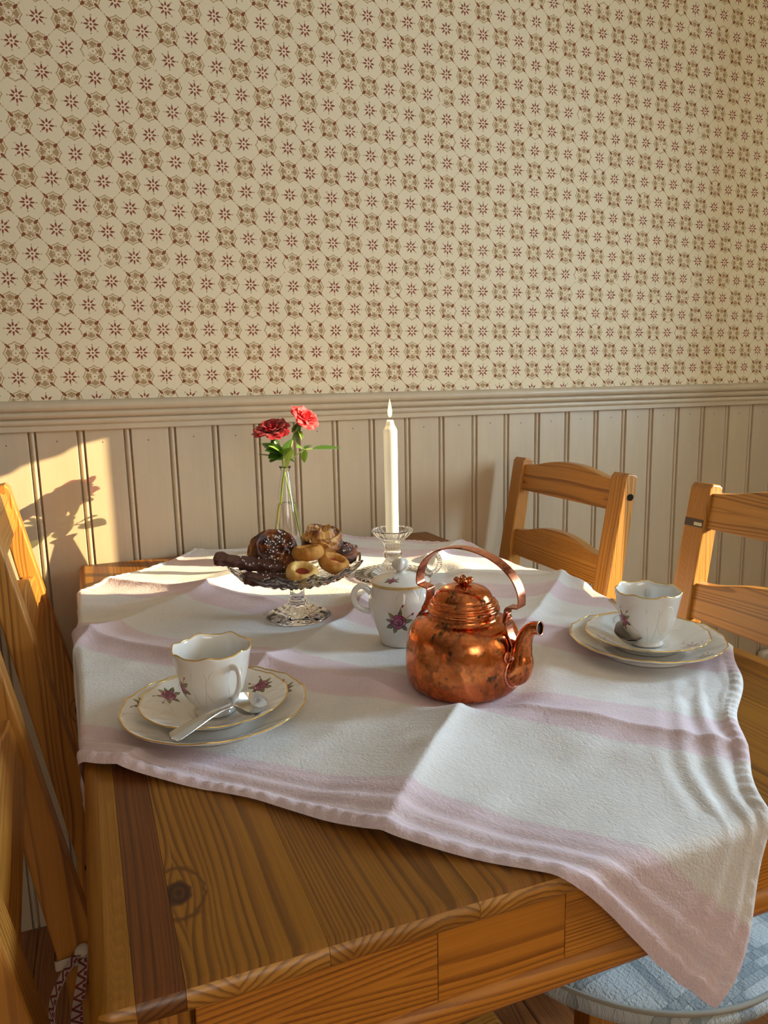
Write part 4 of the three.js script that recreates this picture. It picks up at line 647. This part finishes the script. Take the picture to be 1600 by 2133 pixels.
{
  const x = 0.4485, z = 0.3581, g = thing('candle_holder', 'clear ribbed glass candle holder with wide foot and ring handle', 'candle holder', x, T + 0.0014, z);
  part('holder', revolve([[0, 0.0010], [0.050, 0.0010], [0.064, 0.0002], [0.0675, 0.0014], [0.0668, 0.0046], [0.0630, 0.0052], [0.0500, 0.0046], [0.0390, 0.0066], [0.0280, 0.0125], [0.0190, 0.0205], [0.0142, 0.0270], [0.0128, 0.0300], [0.0150, 0.0330], [0.0162, 0.0372], [0.0152, 0.0415], [0.0132, 0.0442], [0.0138, 0.0490], [0.0158, 0.0560], [0.0205, 0.0640], [0.0285, 0.0705], [0.0345, 0.0775], [0.0350, 0.0808], [0.0335, 0.0815], [0.0300, 0.0765], [0.0225, 0.0705], [0.0150, 0.0682], [0.0124, 0.0672], [0.0122, 0.0600], [0, 0.0598]], 192, 160, (th, v, r, y) => { const w = (sstep(0.006, 0.010, y) * (1 - sstep(0.026, 0.030, y)) + sstep(0.054, 0.062, y)) * (v < 0.8 ? 1 : 0.4); return [r * (1 + 0.022 * w * Math.cos(24 * th)), y + (r > 0.05 && y > 0.003 ? 0.0006 * Math.cos(36 * th) : 0)]; }), M.glass, g);
  const h = part('ring_handle', tube(Array.from({ length: 48 }, (_, k) => { const a = k / 48 * Math.PI * 2; return [Math.cos(a) * 0.0165, 0.0215 + Math.sin(a) * 0.0165, 0]; }), (t) => 0.0040 + 0.0004 * Math.cos(t * Math.PI * 2 * 28), { seg: 220, rad: 14, closed: true }), M.glass, g, 'ribbed glass ring handle');
  h.position.set(0.0585, 0.0015, 0.034); h.rotation.y = 0.25;
  // candle
  const c = thing('candle', 'lit tapered white candle standing in the glass holder', 'candle', x, T + 0.0014 + 0.0604, z);
  M.wax = new THREE.MeshPhysicalMaterial({ color: new THREE.Color(0.90, 0.90, 0.86), roughness: 0.42, transmission: 0.35, thickness: 0, clearcoat: 0.2, clearcoatRoughness: 0.4 });
  part('wax', revolve([[0, 0], [0.0110, 0], [0.0112, 0.002], [0.0112, 0.07], [0.0114, 0.13], [0.0117, 0.1830], [0.0116, 0.1885], [0.0098, 0.1925], [0.0072, 0.1975], [0.0060, 0.2030], [0.0052, 0.2058], [0.0035, 0.2052], [0, 0.2048]], 48, 100, null, { curved: false }), M.wax, c);
  part('wick', tube([[0, 0.204, 0], [0.0002, 0.208, 0], [0.0008, 0.2135, 0]], 0.0008, { seg: 8, rad: 8 }), new THREE.MeshStandardMaterial({ color: 0x15100c, roughness: 0.9 }), c);
  const fl = part('flame', revolve([[0, 0.2095], [0.0022, 0.2115], [0.0036, 0.2160], [0.0036, 0.2210], [0.0024, 0.2290], [0.0010, 0.2360], [0, 0.2405]], 24, 40), new THREE.MeshStandardMaterial({ color: 0x000000, emissive: new THREE.Color(1.0, 0.72, 0.30), emissiveIntensity: 3.2 }), c);
  const pl = new THREE.PointLight(new THREE.Color(1.0, 0.62, 0.25), 0.035); pl.name = 'candle_light'; pl.position.set(0, 0.219, 0); pl.shadow.radius = 0.12; pl.castShadow = true; c.add(pl);
}
const VA = [0.3055, 0.195];
{
  const g = thing('flower_vase', 'slender clear glass bottle vase holding two cut roses', 'vase', VA[0], T + 0.0014, VA[1]);
  part('glass', revolve([[0, 0.0006], [0.030, 0.0002], [0.0335, 0.0014], [0.0338, 0.0040], [0.0300, 0.030], [0.0256, 0.060], [0.0200, 0.1000], [0.0140, 0.1380], [0.0090, 0.1680], [0.0078, 0.1755], [0.0098, 0.1795], [0.0118, 0.1812], [0.0112, 0.1818], [0.0084, 0.1788], [0.0066, 0.1752], [0.0078, 0.1670], [0.0128, 0.1370], [0.0188, 0.0995], [0.0244, 0.0600], [0.0288, 0.0300], [0.0322, 0.0070], [0.0300, 0.0042], [0, 0.0040]], 72, 160), M.glass, g);
  part('water', revolve([[0, 0.0043], [0.0298, 0.0045], [0.0318, 0.0072], [0.0285, 0.0300], [0.0241, 0.0600], [0.0185, 0.0995], [0.0163, 0.1135], [0.0166, 0.1150], [0.0150, 0.1146], [0, 0.1145]], 64, 60, null, { curved: false }), new THREE.MeshPhysicalMaterial({ color: 0xffffff, roughness: 0, transmission: 1, thickness: 0.02, ior: 1.33 }), g);
}

// ───────────────────────── roses ─────────────────────────
M.leaf = [[0.14, 0.30, 0.03], [0.085, 0.21, 0.03], [0.28, 0.48, 0.06], [0.50, 0.66, 0.16]].map(([r, gg, b], k) => new THREE.MeshPhysicalMaterial({ color: new THREE.Color(r, gg, b), map: dataTex(128, 128, (u, v) => { const vein = Math.max(sstep(0.03, 0.008, Math.abs(u - 0.5)), sstep(0.16, 0.02, Math.abs((((v * 7 - Math.abs(u - 0.5) * 5) % 1) + 1) % 1 - 0.5)) * 0.35), n = 205 + fbm(u * 12, v * 12, k + 4, 3) * 40 + vein * 40; return [n, n, n - 10]; }), roughness: 0.45, transmission: 0.4, thickness: 0, side: THREE.DoubleSide }));
M.stem = new THREE.MeshPhysicalMaterial({ color: new THREE.Color(0.24, 0.36, 0.05), roughness: 0.45 });
const petalMat = (r, g, b) => new THREE.MeshPhysicalMaterial({ color: new THREE.Color(r, g, b), map: dataTex(64, 128, (u, v) => { const n = 215 + (fbm(u * 18, v * 3, 61, 3) - 0.5) * 50 + 16 * v; return [n + 10, n, n]; }), roughness: 0.6, transmission: 0.42, thickness: 0, side: THREE.DoubleSide, sheen: 0.3, sheenColor: new THREE.Color(1, 0.5, 0.5) });
// petal: rises from the axis at radius a, leans out by `open`, tip curls by `curl`
function petalGeo(len, wid, a, open, curl, seed) {
  return grid(14, 16, (s, t) => {
    const q = s * 2 - 1, w = wid * Math.pow(t, 0.55) * Math.pow(Math.max(0.0001, 1 - Math.pow(t, 5) * 0.75), 0.5);
    let rr = a, y = 0; const n = 16; for (let k = 0; k < Math.round(t * n); k++) { const tt = (k + 0.5) / n, ang = open * sstep(0.0, 0.6, tt) + curl * sstep(0.55, 1, tt); rr += Math.sin(ang) * len / n; y += Math.cos(ang) * len / n; }
    const edge = Math.abs(q) ** 2.2, dip = 0.16 * len * edge * t * t; y -= dip * (1 - Math.min(1, open)); rr += 0.12 * len * edge * t * Math.sin(open) + 0.05 * len * Math.sin(q * 4 + seed) * t * t * t;
    const R = Math.max(rr, 0.0035), phi = q * w / Math.max(R * 0.85 + 0.004, 0.005);
    return [Math.cos(phi) * rr, y + 0.03 * len * Math.sin(q * 6 + seed * 2) * t * t, Math.sin(phi) * rr];
  });
}
function leafGeo(len, wid, fold, bend, twist = 0) {
  return grid(10, 18, (s, t) => { const q = s * 2 - 1, w = wid * Math.pow(Math.sin(Math.PI * Math.pow(t, 0.8) * 0.985 + 0.01), 0.8) * (1 + 0.05 * Math.sin(t * 60)), b = bend * t * t, tw = twist * t, y0 = Math.abs(q) * w * fold, z0 = q * w; return [t * len * Math.cos(b * 0.6), b * len * 0.6 + y0 * Math.cos(tw) + z0 * Math.sin(tw), z0 * Math.cos(tw) - y0 * Math.sin(tw)]; });
}
function leafAt(parent, from, to, wid, m, fold = 0.3, bend = -0.4, roll = 0, stalk = null) {
  const A = V3(...from), B = V3(...to), dv = B.clone().sub(A), l = part('leaf', leafGeo(dv.length(), wid, fold, bend), M.leaf[m], parent);
  const X = dv.clone().normalize(), Z = X.clone().cross(V3(0, 1, 0)).normalize(), Y = Z.clone().cross(X).normalize();
  l.quaternion.setFromRotationMatrix(new THREE.Matrix4().makeBasis(X, Y, Z)).multiply(new THREE.Quaternion().setFromAxisAngle(V3(1, 0, 0), roll)); l.position.copy(A).sub(parent.position); return l;
}
function rose(label, head, axis, scale, mats, stem, seed, rings) {
  const g = thing('rose', label, 'rose', stem[0][0], stem[0][1], stem[0][2]), R = rng(seed), o = V3(...head).sub(g.position);
  part('stem', tube(stem.map((p) => [p[0] - stem[0][0], p[1] - stem[0][1], p[2] - stem[0][2]]), (t) => 0.0021 - 0.0006 * t, { seg: 60, rad: 10 }), M.stem, g);
  const f = new THREE.Group(); f.name = 'blossom'; f.position.copy(o); f.quaternion.setFromUnitVectors(V3(0, 1, 0), V3(...axis).normalize()); f.scale.setScalar(scale); g.add(f);
  let k = 0; for (const [n, len, wid, a, open, curl, m] of rings) for (let i = 0; i < n; i++) { const p = part('petal', petalGeo(len * (0.92 + R() * 0.16), wid * (0.9 + R() * 0.2), a, open + (R() - 0.5) * 0.16, curl + (R() - 0.5) * 0.3, R() * 6), mats[m], f); p.rotation.y = i / n * Math.PI * 2 + (k % 2 ? Math.PI / n : 0) + (R() - 0.5) * 0.3; k++; }
  for (let i = 0; i < 5; i++) { const s = part('sepal', leafGeo(0.020, 0.0035, 0.2, -0.9), M.leaf[1], f); s.rotation.set(0, i * 1.2566, -0.75, 'YXZ'); s.position.y = -0.001; }
  part('calyx', revolve([[0, -0.007], [0.003, -0.0065], [0.0052, -0.003], [0.0055, 0.001], [0, 0.002]], 20, 16), M.leaf[1], f);
  return g;
}
const red = [petalMat(0.58, 0.008, 0.02), petalMat(0.60, 0.02, 0.04), petalMat(0.34, 0.004, 0.010)], coral = [petalMat(0.86, 0.045, 0.07), petalMat(0.90, 0.085, 0.11), petalMat(0.80, 0.025, 0.035)];
const RINGS = [[3, 0.018, 0.010, 0.0012, 0.02, -0.25, 1], [4, 0.020, 0.013, 0.0025, 0.12, -0.1, 0], [5, 0.022, 0.016, 0.0040, 0.32, 0.25, 0], [5, 0.024, 0.019, 0.0052, 0.62, 0.5, 2], [6, 0.027, 0.021, 0.0060, 0.98, 0.7, 0], [6, 0.029, 0.022, 0.0062, 1.32, 0.7, 1]];
const RINGS2 = [[3, 0.021, 0.010, 0.0012, 0.02, -0.25, 0], [4, 0.022, 0.014, 0.0025, 0.10, -0.1, 1], [5, 0.024, 0.017, 0.0040, 0.26, 0.3, 1], [5, 0.025, 0.019, 0.0052, 0.48, 0.6, 0], [5, 0.026, 0.021, 0.0060, 0.78, 0.8, 1], [5, 0.026, 0.021, 0.0062, 1.02, 0.9, 2]];
const vz = VA[1];
const r1 = rose('dark red open rose leaning left in the glass vase', [0.2865, 0.9845, 0.198], [-0.25, 1, 0.42], 1.2, red, [[0.3290, 0.7560, vz + 0.006], [0.3240, 0.8000, vz + 0.005], [0.3160, 0.8560, vz + 0.003], [0.3045, 0.9200, vz], [0.2990, 0.9560, vz], [0.2900, 0.9800, 0.197]], 5, RINGS);
const r2 = rose('bright coral-pink rose standing highest in the glass vase', [0.3370, 1.0065, 0.196], [0.34, 0.62, 0.62], 1.14, coral, [[0.2835, 0.7560, vz - 0.004], [0.2870, 0.8000, vz - 0.003], [0.2945, 0.8600, vz], [0.3035, 0.9180, vz + 0.001], [0.3150, 0.9560, vz], [0.3280, 0.9920, 0.194], [0.3350, 1.0040, 0.196]], 9, RINGS2);
leafAt(r1, [0.3000, 0.9500, vz + 0.006], [0.2680, 0.9650, vz + 0.020], 0.015, 1, 0.25, -0.2, -0.3);
leafAt(r1, [0.2990, 0.9480, vz + 0.002], [0.2650, 0.9790, vz + 0.012], 0.016, 1, 0.35, -0.2, 0.4);
leafAt(r1, [0.2985, 0.9480, vz + 0.004], [0.2780, 0.9360, vz + 0.020], 0.014, 1, 0.3, 0.3, 0.2);
leafAt(r1, [0.2970, 0.9440, vz], [0.2580, 0.9590, vz + 0.002], 0.009, 1, 0.3, -0.2);
leafAt(r1, [0.3000, 0.9500, vz + 0.004], [0.2740, 0.9520, vz + 0.018], 0.014, 1, 0.2, -0.3, -0.6);
leafAt(r1, [0.3010, 0.9500, vz + 0.008], [0.2790, 0.9760, vz + 0.024], 0.0065, 2, 0.4, -0.4, -0.7);
leafAt(r1, [0.2990, 0.9560, vz + 0.002], [0.2560, 0.9790, vz + 0.004], 0.006, 1, 0.2, -0.1);
leafAt(r2, [0.3060, 0.9440, vz + 0.006], [0.3110, 0.9720, vz + 0.022], 0.0125, 2, 0.15, -0.5, -0.4);
leafAt(r2, [0.3130, 0.9680, vz + 0.014], [0.3035, 0.9290, vz + 0.034], 0.0145, 3, 0.10, 0.1, 0.9);
leafAt(r2, [0.3080, 0.9540, vz], [0.3160, 0.9820, vz + 0.010], 0.012, 1, 0.3, -0.2);
leafAt(r2, [0.3060, 0.9480, vz], [0.3190, 0.9360, vz + 0.010], 0.008, 1, 0.3, 0.2);
{ // the side shoot with three leaflets
  const q = r2.position, pts = [[0.3090, 0.9400, vz + 0.002], [0.3240, 0.9480, vz + 0.006], [0.3380, 0.9590, vz + 0.008], [0.3560, 0.9600, vz + 0.008]];
  part('stem', tube(pts.map((p) => [p[0] - q.x, p[1] - q.y, p[2] - q.z]), 0.0009, { seg: 24, rad: 8 }), M.stem, r2);
  leafAt(r2, [0.3560, 0.9600, vz + 0.008], [0.4090, 0.9565, vz + 0.012], 0.0095, 1, 0.35, 0.08, 0.35);
  leafAt(r2, [0.3420, 0.9590, vz + 0.008], [0.3400, 0.9360, vz + 0.020], 0.0080, 2, 0.3, 0.2, 0.8);
  leafAt(r2, [0.3400, 0.9590, vz + 0.008], [0.3250, 0.9680, vz + 0.020], 0.0095, 0, 0.3, -0.3, -0.5);
  leafAt(r2, [0.3430, 0.9600, vz + 0.006], [0.3600, 0.9690, vz - 0.004], 0.0085, 1, 0.3, -0.3);
  // withered sepals under the coral head
  for (let k = 0; k < 5; k++) leafAt(r2, [0.3330, 0.9930, 0.198], [0.3330 + 0.012 * Math.cos(k * 1.3), 0.9800 + 0.006 * Math.sin(k * 2.1), 0.203 + 0.012 * Math.sin(k * 1.3)], 0.0042, k % 2 ? 2 : 0, 0.6, -0.8);
}

// ───────────────────────── pastries ─────────────────────────
const BY = T + 0.0014;
const bunTex = (seed, dark) => dataTex(512, 256, (u, v) => { const n = fbm(u * 10, v * 6, seed, 5, 10), m = fbm(u * 40, v * 20, seed + 3, 3, 40); let c = mix3([214, 158, 78], [120, 60, 22], sstep(0.3, 0.62, n * 0.7 + m * 0.3 + dark)); c = mix3(c, [52, 24, 12], sstep(0.55, 0.75, n + dark * 0.7) * 0.85); return c; });
M.pearl = new THREE.MeshPhysicalMaterial({ color: 0xf6efe6, roughness: 0.5, transmission: 0.15, thickness: 0 });
function bunGeo(r, h, seed) {
  return grid(120, 60, (s, t) => {
    const th = s * Math.PI * 2, ph = t * Math.PI, cx = Math.sin(ph), cy = -Math.cos(ph), sq = Math.pow(Math.abs(cx), 0.6), sy = Math.sign(cy) * Math.pow(Math.abs(cy), 0.75);
    const x0 = Math.cos(th), z0 = Math.sin(th), n = fbm(x0 * 2 + 5, z0 * 2 + sy * 2 + 5, seed, 4) - 0.5;
    // spiral seam of the rolled dough, seen on top
    const spiral = cy > 0 ? Math.cos(sq * 15 - th) : 0, layer = Math.cos(sy * 9 + th) * 0.03 * sq;
    const rr = r * (1 + 0.22 * n + layer) * sq; return [x0 * rr, h * 0.5 * (sy + 1) + h * (0.10 * spiral * sstep(0.1, 0.3, sq) * (1 - sstep(0.8, 1, sq)) + 0.18 * n) * sstep(-0.3, 0.5, cy), z0 * rr];
  }, { wrapU: true, solid: true });
}
function sugar(geo, n, seed, size, test) {
  const P = geo.attributes.position, N = geo.attributes.normal, R = rng(seed), list = [], base = new THREE.DodecahedronGeometry(1, 0); let guard = 0;
  while (list.length < n && guard++ < 6000) { const i = Math.floor(R() * P.count); if (!test(N.getX(i), N.getY(i), N.getZ(i), P.getX(i), P.getY(i), P.getZ(i), R)) continue; const s = size * (0.6 + R() * 0.8); list.push(moved(base, P.getX(i) + N.getX(i) * s * 0.5, P.getY(i) + N.getY(i) * s * 0.5, P.getZ(i) + N.getZ(i) * s * 0.5, R() * 3, R() * 3, R() * 3, [s, s * 0.75, s * 0.9])); }
  return merged(list);
}
function bun(label, x, y, z, r, h, rot, seed, dark, ns, test) {
  const g = thing('cinnamon_bun', label, 'bun', x, BY + y, z, 0, 'cinnamon buns on the cake stand'), geo = bunGeo(r, h, seed), k = new THREE.Group();
  const crumb = part('dough', geo, new THREE.MeshPhysicalMaterial({ map: bunTex(seed, dark), roughness: 0.6, clearcoat: 0.06, clearcoatRoughness: 0.5, bumpMap: plasterTex, bumpScale: 0.0015 }), g); crumb.rotation.set(...rot);
  const ps = part('pearl_sugar', sugar(geo, ns, seed + 1, 0.00115, test || ((nx, ny, nz, px, py, pz, R) => ny > 0.45)), M.pearl, crumb, 'white pearl sugar'); ps.userData.kind = 'stuff';
}
bun('large dark brown cinnamon bun with pearl sugar at the left of the stand', 0.2130, 0.0830, 0.4830, 0.0340, 0.038, [0.95, 0.35, 0.10], 14, 0.13, 90, (nx, ny, nz, px, py, pz, R) => ny > 0.3 && Math.hypot(px - 0.008, pz) < 0.022);
bun('pale golden cinnamon bun with pearl sugar sitting highest on the pile', 0.2840, 0.0845, 0.4930, 0.0300, 0.037, [0.18, 0.8, -0.06], 21, -0.06, 60);
bun('dark cinnamon bun at the right rim under the golden one', 0.3110, 0.0690, 0.4970, 0.0280, 0.025, [0.15, 2.0, -0.20], 33, 0.16, 50);
const ckTex = dataTex(256, 128, (u, v) => { const n = fbm(u * 24, v * 12, 55, 4, 24), b = fbm(u * 6, v * 4, 56, 3, 6); const c = mix3([232, 194, 118], [206, 150, 74], sstep(0.35, 0.7, b)); const f = (n - 0.5) * 36; return [c[0] + f, c[1] + f, c[2] + f]; });
M.cookie = new THREE.MeshStandardMaterial({ map: ckTex, roughness: 0.85 }); M.cookieB = new THREE.MeshStandardMaterial({ map: ckTex, color: 0xd8b890, roughness: 0.85 });
M.jam = new THREE.MeshPhysicalMaterial({ color: new THREE.Color(0.26, 0.022, 0.006), roughness: 0.3, clearcoat: 0.15 });
const ckG = revolve([[0, 0], [0.014, 0], [0.0195, 0.0025], [0.0222, 0.0085], [0.0212, 0.0150], [0.0165, 0.0192], [0.0128, 0.0188], [0.0108, 0.0155], [0.0095, 0.0115], [0, 0.0105]], 96, 60, (th, v, r, y) => { const n = fbm(Math.cos(th) * 2 + 4, Math.sin(th) * 2 + 4 + y * 40, 6, 3) - 0.5; return [r * (1 + 0.10 * n), y + 0.002 * n * sstep(0.01, 0.018, y)]; });
function cookie(label, x, y, z, rot, m) { const g = thing('jam_cookie', label, 'cookie', x, BY + y, z, 0, 'jam cookies on the cake stand'); const d = part('dough', ckG, m, g); d.rotation.set(...rot); part('jam', revolve([[0, 0.0100], [0.0088, 0.0106], [0.0094, 0.0122], [0.0070, 0.0128], [0, 0.0126]], 40, 20), M.jam, d, 'dark red jam in the hollow'); }
cookie('pale round jam cookie at the front of the stand', 0.2370, 0.0660, 0.5580, [0.42, 0, 0.02], M.cookie);
cookie('golden jam cookie turned on its edge above the pale one', 0.2545, 0.0860, 0.5330, [-0.10, 0.4, 0.06], M.cookieB);
cookie('golden jam cookie leaning at the right of the pale one', 0.2860, 0.0700, 0.5360, [0.42, 0.3, -0.30], M.cookieB);
M.choc = new THREE.MeshStandardMaterial({ map: dataTex(256, 256, (u, v) => { const n = fbm(u * 24, v * 24, 63, 4, 24); return mix3([58, 28, 18], [96, 50, 32], n); }), roughness: 0.6, bumpMap: plasterTex, bumpScale: 0.002 });
function slice(label, A, B, w, h, seed, roll) {
  const a = V3(...A), b = V3(...B), L = a.distanceTo(b), X = b.clone().sub(a).normalize(), g = thing('chocolate_slice', label, 'chocolate slice', a.x, a.y, a.z, 0, 'chocolate slices on the cake stand');
  const geo = grid(48, 40, (s, t) => { const th = s * Math.PI * 2, e = Math.pow(Math.max(0.0001, 1 - Math.pow(Math.abs(2 * t - 1), 14)), 0.35), c = Math.cos(th), d = Math.sin(th), p = (q) => Math.sign(q) * Math.pow(Math.abs(q), 0.45), n = fbm(t * 14 + 2, s * 5, seed, 4) - 0.5; return [t * L, p(d) * h / 2 * e * (1 + 0.9 * n), p(c) * w / 2 * e * (1 + 0.7 * n)]; }, { wrapU: true, solid: true });
  const m = part('cake', geo, M.choc, g); const Z = X.clone().cross(V3(0, 1, 0)).normalize(), Y = Z.clone().cross(X).normalize(); m.quaternion.setFromRotationMatrix(new THREE.Matrix4().makeBasis(X, Y, Z)).multiply(new THREE.Quaternion().setFromAxisAngle(V3(1, 0, 0), roll));
  const ps = part('pearl_sugar', sugar(geo, 34, seed + 3, 0.0010, (nx, ny, nz, px) => ny > 0.4 && px > L * 0.35), M.pearl, m, 'white pearl sugar'); ps.userData.kind = 'stuff';
}
slice('dark chocolate slice sticking far out over the left rim', [0.1260, BY + 0.0985, 0.5180], [0.2200, BY + 0.0795, 0.5330], 0.023, 0.0095, 71, 0.3);
slice('dark chocolate slice lying lowest inside the left rim', [0.1590, BY + 0.0735, 0.5480], [0.2330, BY + 0.0655, 0.5620], 0.025, 0.0105, 72, 0.2);
slice('dark chocolate slice behind the two others, under the left bun', [0.1640, BY + 0.0790, 0.4900], [0.2360, BY + 0.0700, 0.5180], 0.020, 0.011, 73, 0.1);

// ───────────────────────── cushions, ties, stool ─────────────────────────
{
  const g = thing('seat_cushion', 'round grey-blue checked seat cushion at the lower right under the hanging corner', 'cushion', 0.566, 0.4265, 0.829);
  const plaid = canvasTex(1024, 1024, (c, W) => {
    c.fillStyle = '#a7acad'; c.fillRect(0, 0, W, W); const ws = [0, 0.09, 0.125, 0.16, 0.19, 0.31, 0.335, 0.40, 0.425, 0.55, 0.585, 0.62, 0.655, 0.77, 0.795, 0.86, 0.885, 1];
    for (let i = 0; i + 1 < ws.length; i++) for (let j = 0; j + 1 < ws.length; j++) { const a = i & 1, b = j & 1; c.fillStyle = a && b ? '#8b9496' : a ? '#b3b8b8' : b ? '#9ea5a7' : (i + j) % 4 ? '#8f989b' : '#c0c5c5'; c.fillRect(ws[i] * W, ws[j] * W, (ws[i + 1] - ws[i]) * W, (ws[j + 1] - ws[j]) * W); }
    c.strokeStyle = 'rgba(96,104,108,.4)'; c.lineWidth = 3; for (const w of ws) { c.beginPath(); c.moveTo(w * W, 0); c.lineTo(w * W, W); c.stroke(); c.beginPath(); c.moveTo(0, w * W); c.lineTo(W, w * W); c.stroke(); }
    for (let y = 0; y < W; y += 3) { c.fillStyle = `rgba(${y % 2 ? '60,70,76' : '235,238,238'},.10)`; c.fillRect(0, y, W, 1.4); c.fillRect(y, 0, 1.4, W); }
  });
  plaid.repeat.set(1.55, 1.55); plaid.center.set(0.5, 0.5); plaid.rotation = 0.12;
  const pb = plasterTex.clone(); pb.repeat.set(30, 30);
  const mat = new THREE.MeshPhysicalMaterial({ map: plaid, roughness: 0.92, bumpMap: pb, bumpScale: 0.0008, sheen: 0.2, sheenColor: new THREE.Color(1, 1, 1) }), R = 0.205;
  part('cover', revolve([[0, 0.001], [0.16, 0.0008], [0.190, 0.003], [0.2035, 0.0095], [R, 0.0165], [0.2030, 0.0215], [0.194, 0.0275], [0.175, 0.0325], [0.12, 0.0365], [0.05, 0.038], [0, 0.0382]], 96, 60, (th, v, r, y) => [r, y + (y > 0.02 ? 0.0016 * Math.sin(th * 5 + r * 40) * sstep(0, 0.1, r) : 0)], { uv: planar(0.21) }), mat, g);
  const piping = new THREE.MeshPhysicalMaterial({ color: 0xa09a8c, roughness: 0.9 });
  part('piping', new THREE.TorusGeometry(0.1985, 0.0030, 10, 120).rotateX(Math.PI / 2).translate(0, 0.0248, 0), piping, g); 
}
{ // ties of the cushion on the near left chair
  const weave = canvasTex(256, 256, (c, W) => { c.fillStyle = '#b5a097'; c.fillRect(0, 0, W, W); c.strokeStyle = '#6e2c2c'; c.lineWidth = 10; for (let y = -64; y < W + 64; y += 64) for (let x = -64; x < W + 64; x += 64) { c.beginPath(); c.moveTo(x, y); c.lineTo(x + 32, y + 32); c.lineTo(x + 64, y); c.lineTo(x + 32, y - 32); c.closePath(); c.stroke(); c.strokeRect(x + 24, y - 6, 12, 12); } });
  weave.repeat.set(1, 3);
  const fab = new THREE.MeshStandardMaterial({ map: weave, roughness: 0.95, side: THREE.DoubleSide }), band = new THREE.MeshStandardMaterial({ color: 0xcdbfae, roughness: 0.95, side: THREE.DoubleSide });
  const g = thing('cushion_ties', 'pale red-patterned cloth ties knotted with a white tape round the near left chair post', 'ties', -0.078, 0.462, 0.69);
  const o = (p) => [p[0] + 0.078, p[1] - 0.462, p[2] - 0.69];
  const cx = -0.0716, cz = 0.690, a = 0.0236, b = 0.0246;
  part('white_tape', grid(48, 2, (s, t) => { const th = s * Math.PI * 2, q = (v) => Math.sign(v) * Math.pow(Math.abs(v), 0.3); return o([cx + q(Math.cos(th)) * a, 0.4585 + (t - 0.5) * 0.012 + 0.004 * Math.cos(th), cz + q(Math.sin(th)) * b]); }, { wrapU: true }), band, g, 'white cotton tape');
  part('ribbon', strap([[-0.0660, 0.470, 0.716], [-0.0720, 0.4680, 0.722], [-0.0850, 0.4560, 0.730], [-0.0960, 0.4360, 0.735], [-0.1000, 0.4080, 0.735], [-0.0980, 0.3700, 0.735], [-0.0950, 0.3300, 0.735]].map(o), [0.45, 0.1, 1], (t) => 0.010 + 0.012 * t, 0.002, 50), fab, g);
  part('ribbon', strap([[-0.0660, 0.470, 0.716], [-0.0655, 0.4600, 0.724], [-0.0690, 0.4400, 0.730], [-0.0745, 0.4100, 0.732], [-0.0780, 0.3700, 0.732], [-0.0790, 0.3300, 0.732]].map(o), [1, 0.1, 0.3], (t) => 0.009 + 0.012 * t, 0.002, 50), fab, g);
  part('knot', moved(new THREE.SphereGeometry(0.008, 18, 12), ...o([-0.0660, 0.470, 0.716]), 0.3, 0.2, 0.4, [1, 0.8, 0.9]), band, g);
}
{
  const s = thing('stool', 'low pine stool seat glimpsed beyond the right edge of the table', 'stool', 1.195, 0, 0.33);
  part('seat', woodBox(-0.19, 0.198, 0.405, 0.43, -0.2, 0.2, 2, 0.3, 0.2, 0.006), M.pineA, s);
  for (const x of [-0.16, 0.16]) for (const z of [-0.17, 0.17]) part('leg', woodBox(x - 0.02, x + 0.02, 0, 0.405, z - 0.02, z + 0.02, 1, x, z, 0.004), M.pineB, s);
  const w = thing('wall_socket', 'small white rounded socket box low on the wainscot beyond the stool', 'socket', 1.745, 0.285, 0.0);
  part('housing', rbox(0.085, 0.034, 0.026, 0.012, 4).translate(0, 0, 0.0135), new THREE.MeshPhysicalMaterial({ color: 0xd8d0c0, roughness: 0.35, clearcoat: 0.3 }), w);
  for (const x of [-0.02, 0.02]) part('socket_face', new THREE.CylinderGeometry(0.012, 0.012, 0.002, 24).rotateX(Math.PI / 2).translate(x, 0, 0.0268), new THREE.MeshStandardMaterial({ color: 0xc4bcab, roughness: 0.5 }), w);
}
renderer.render(scene, camera);
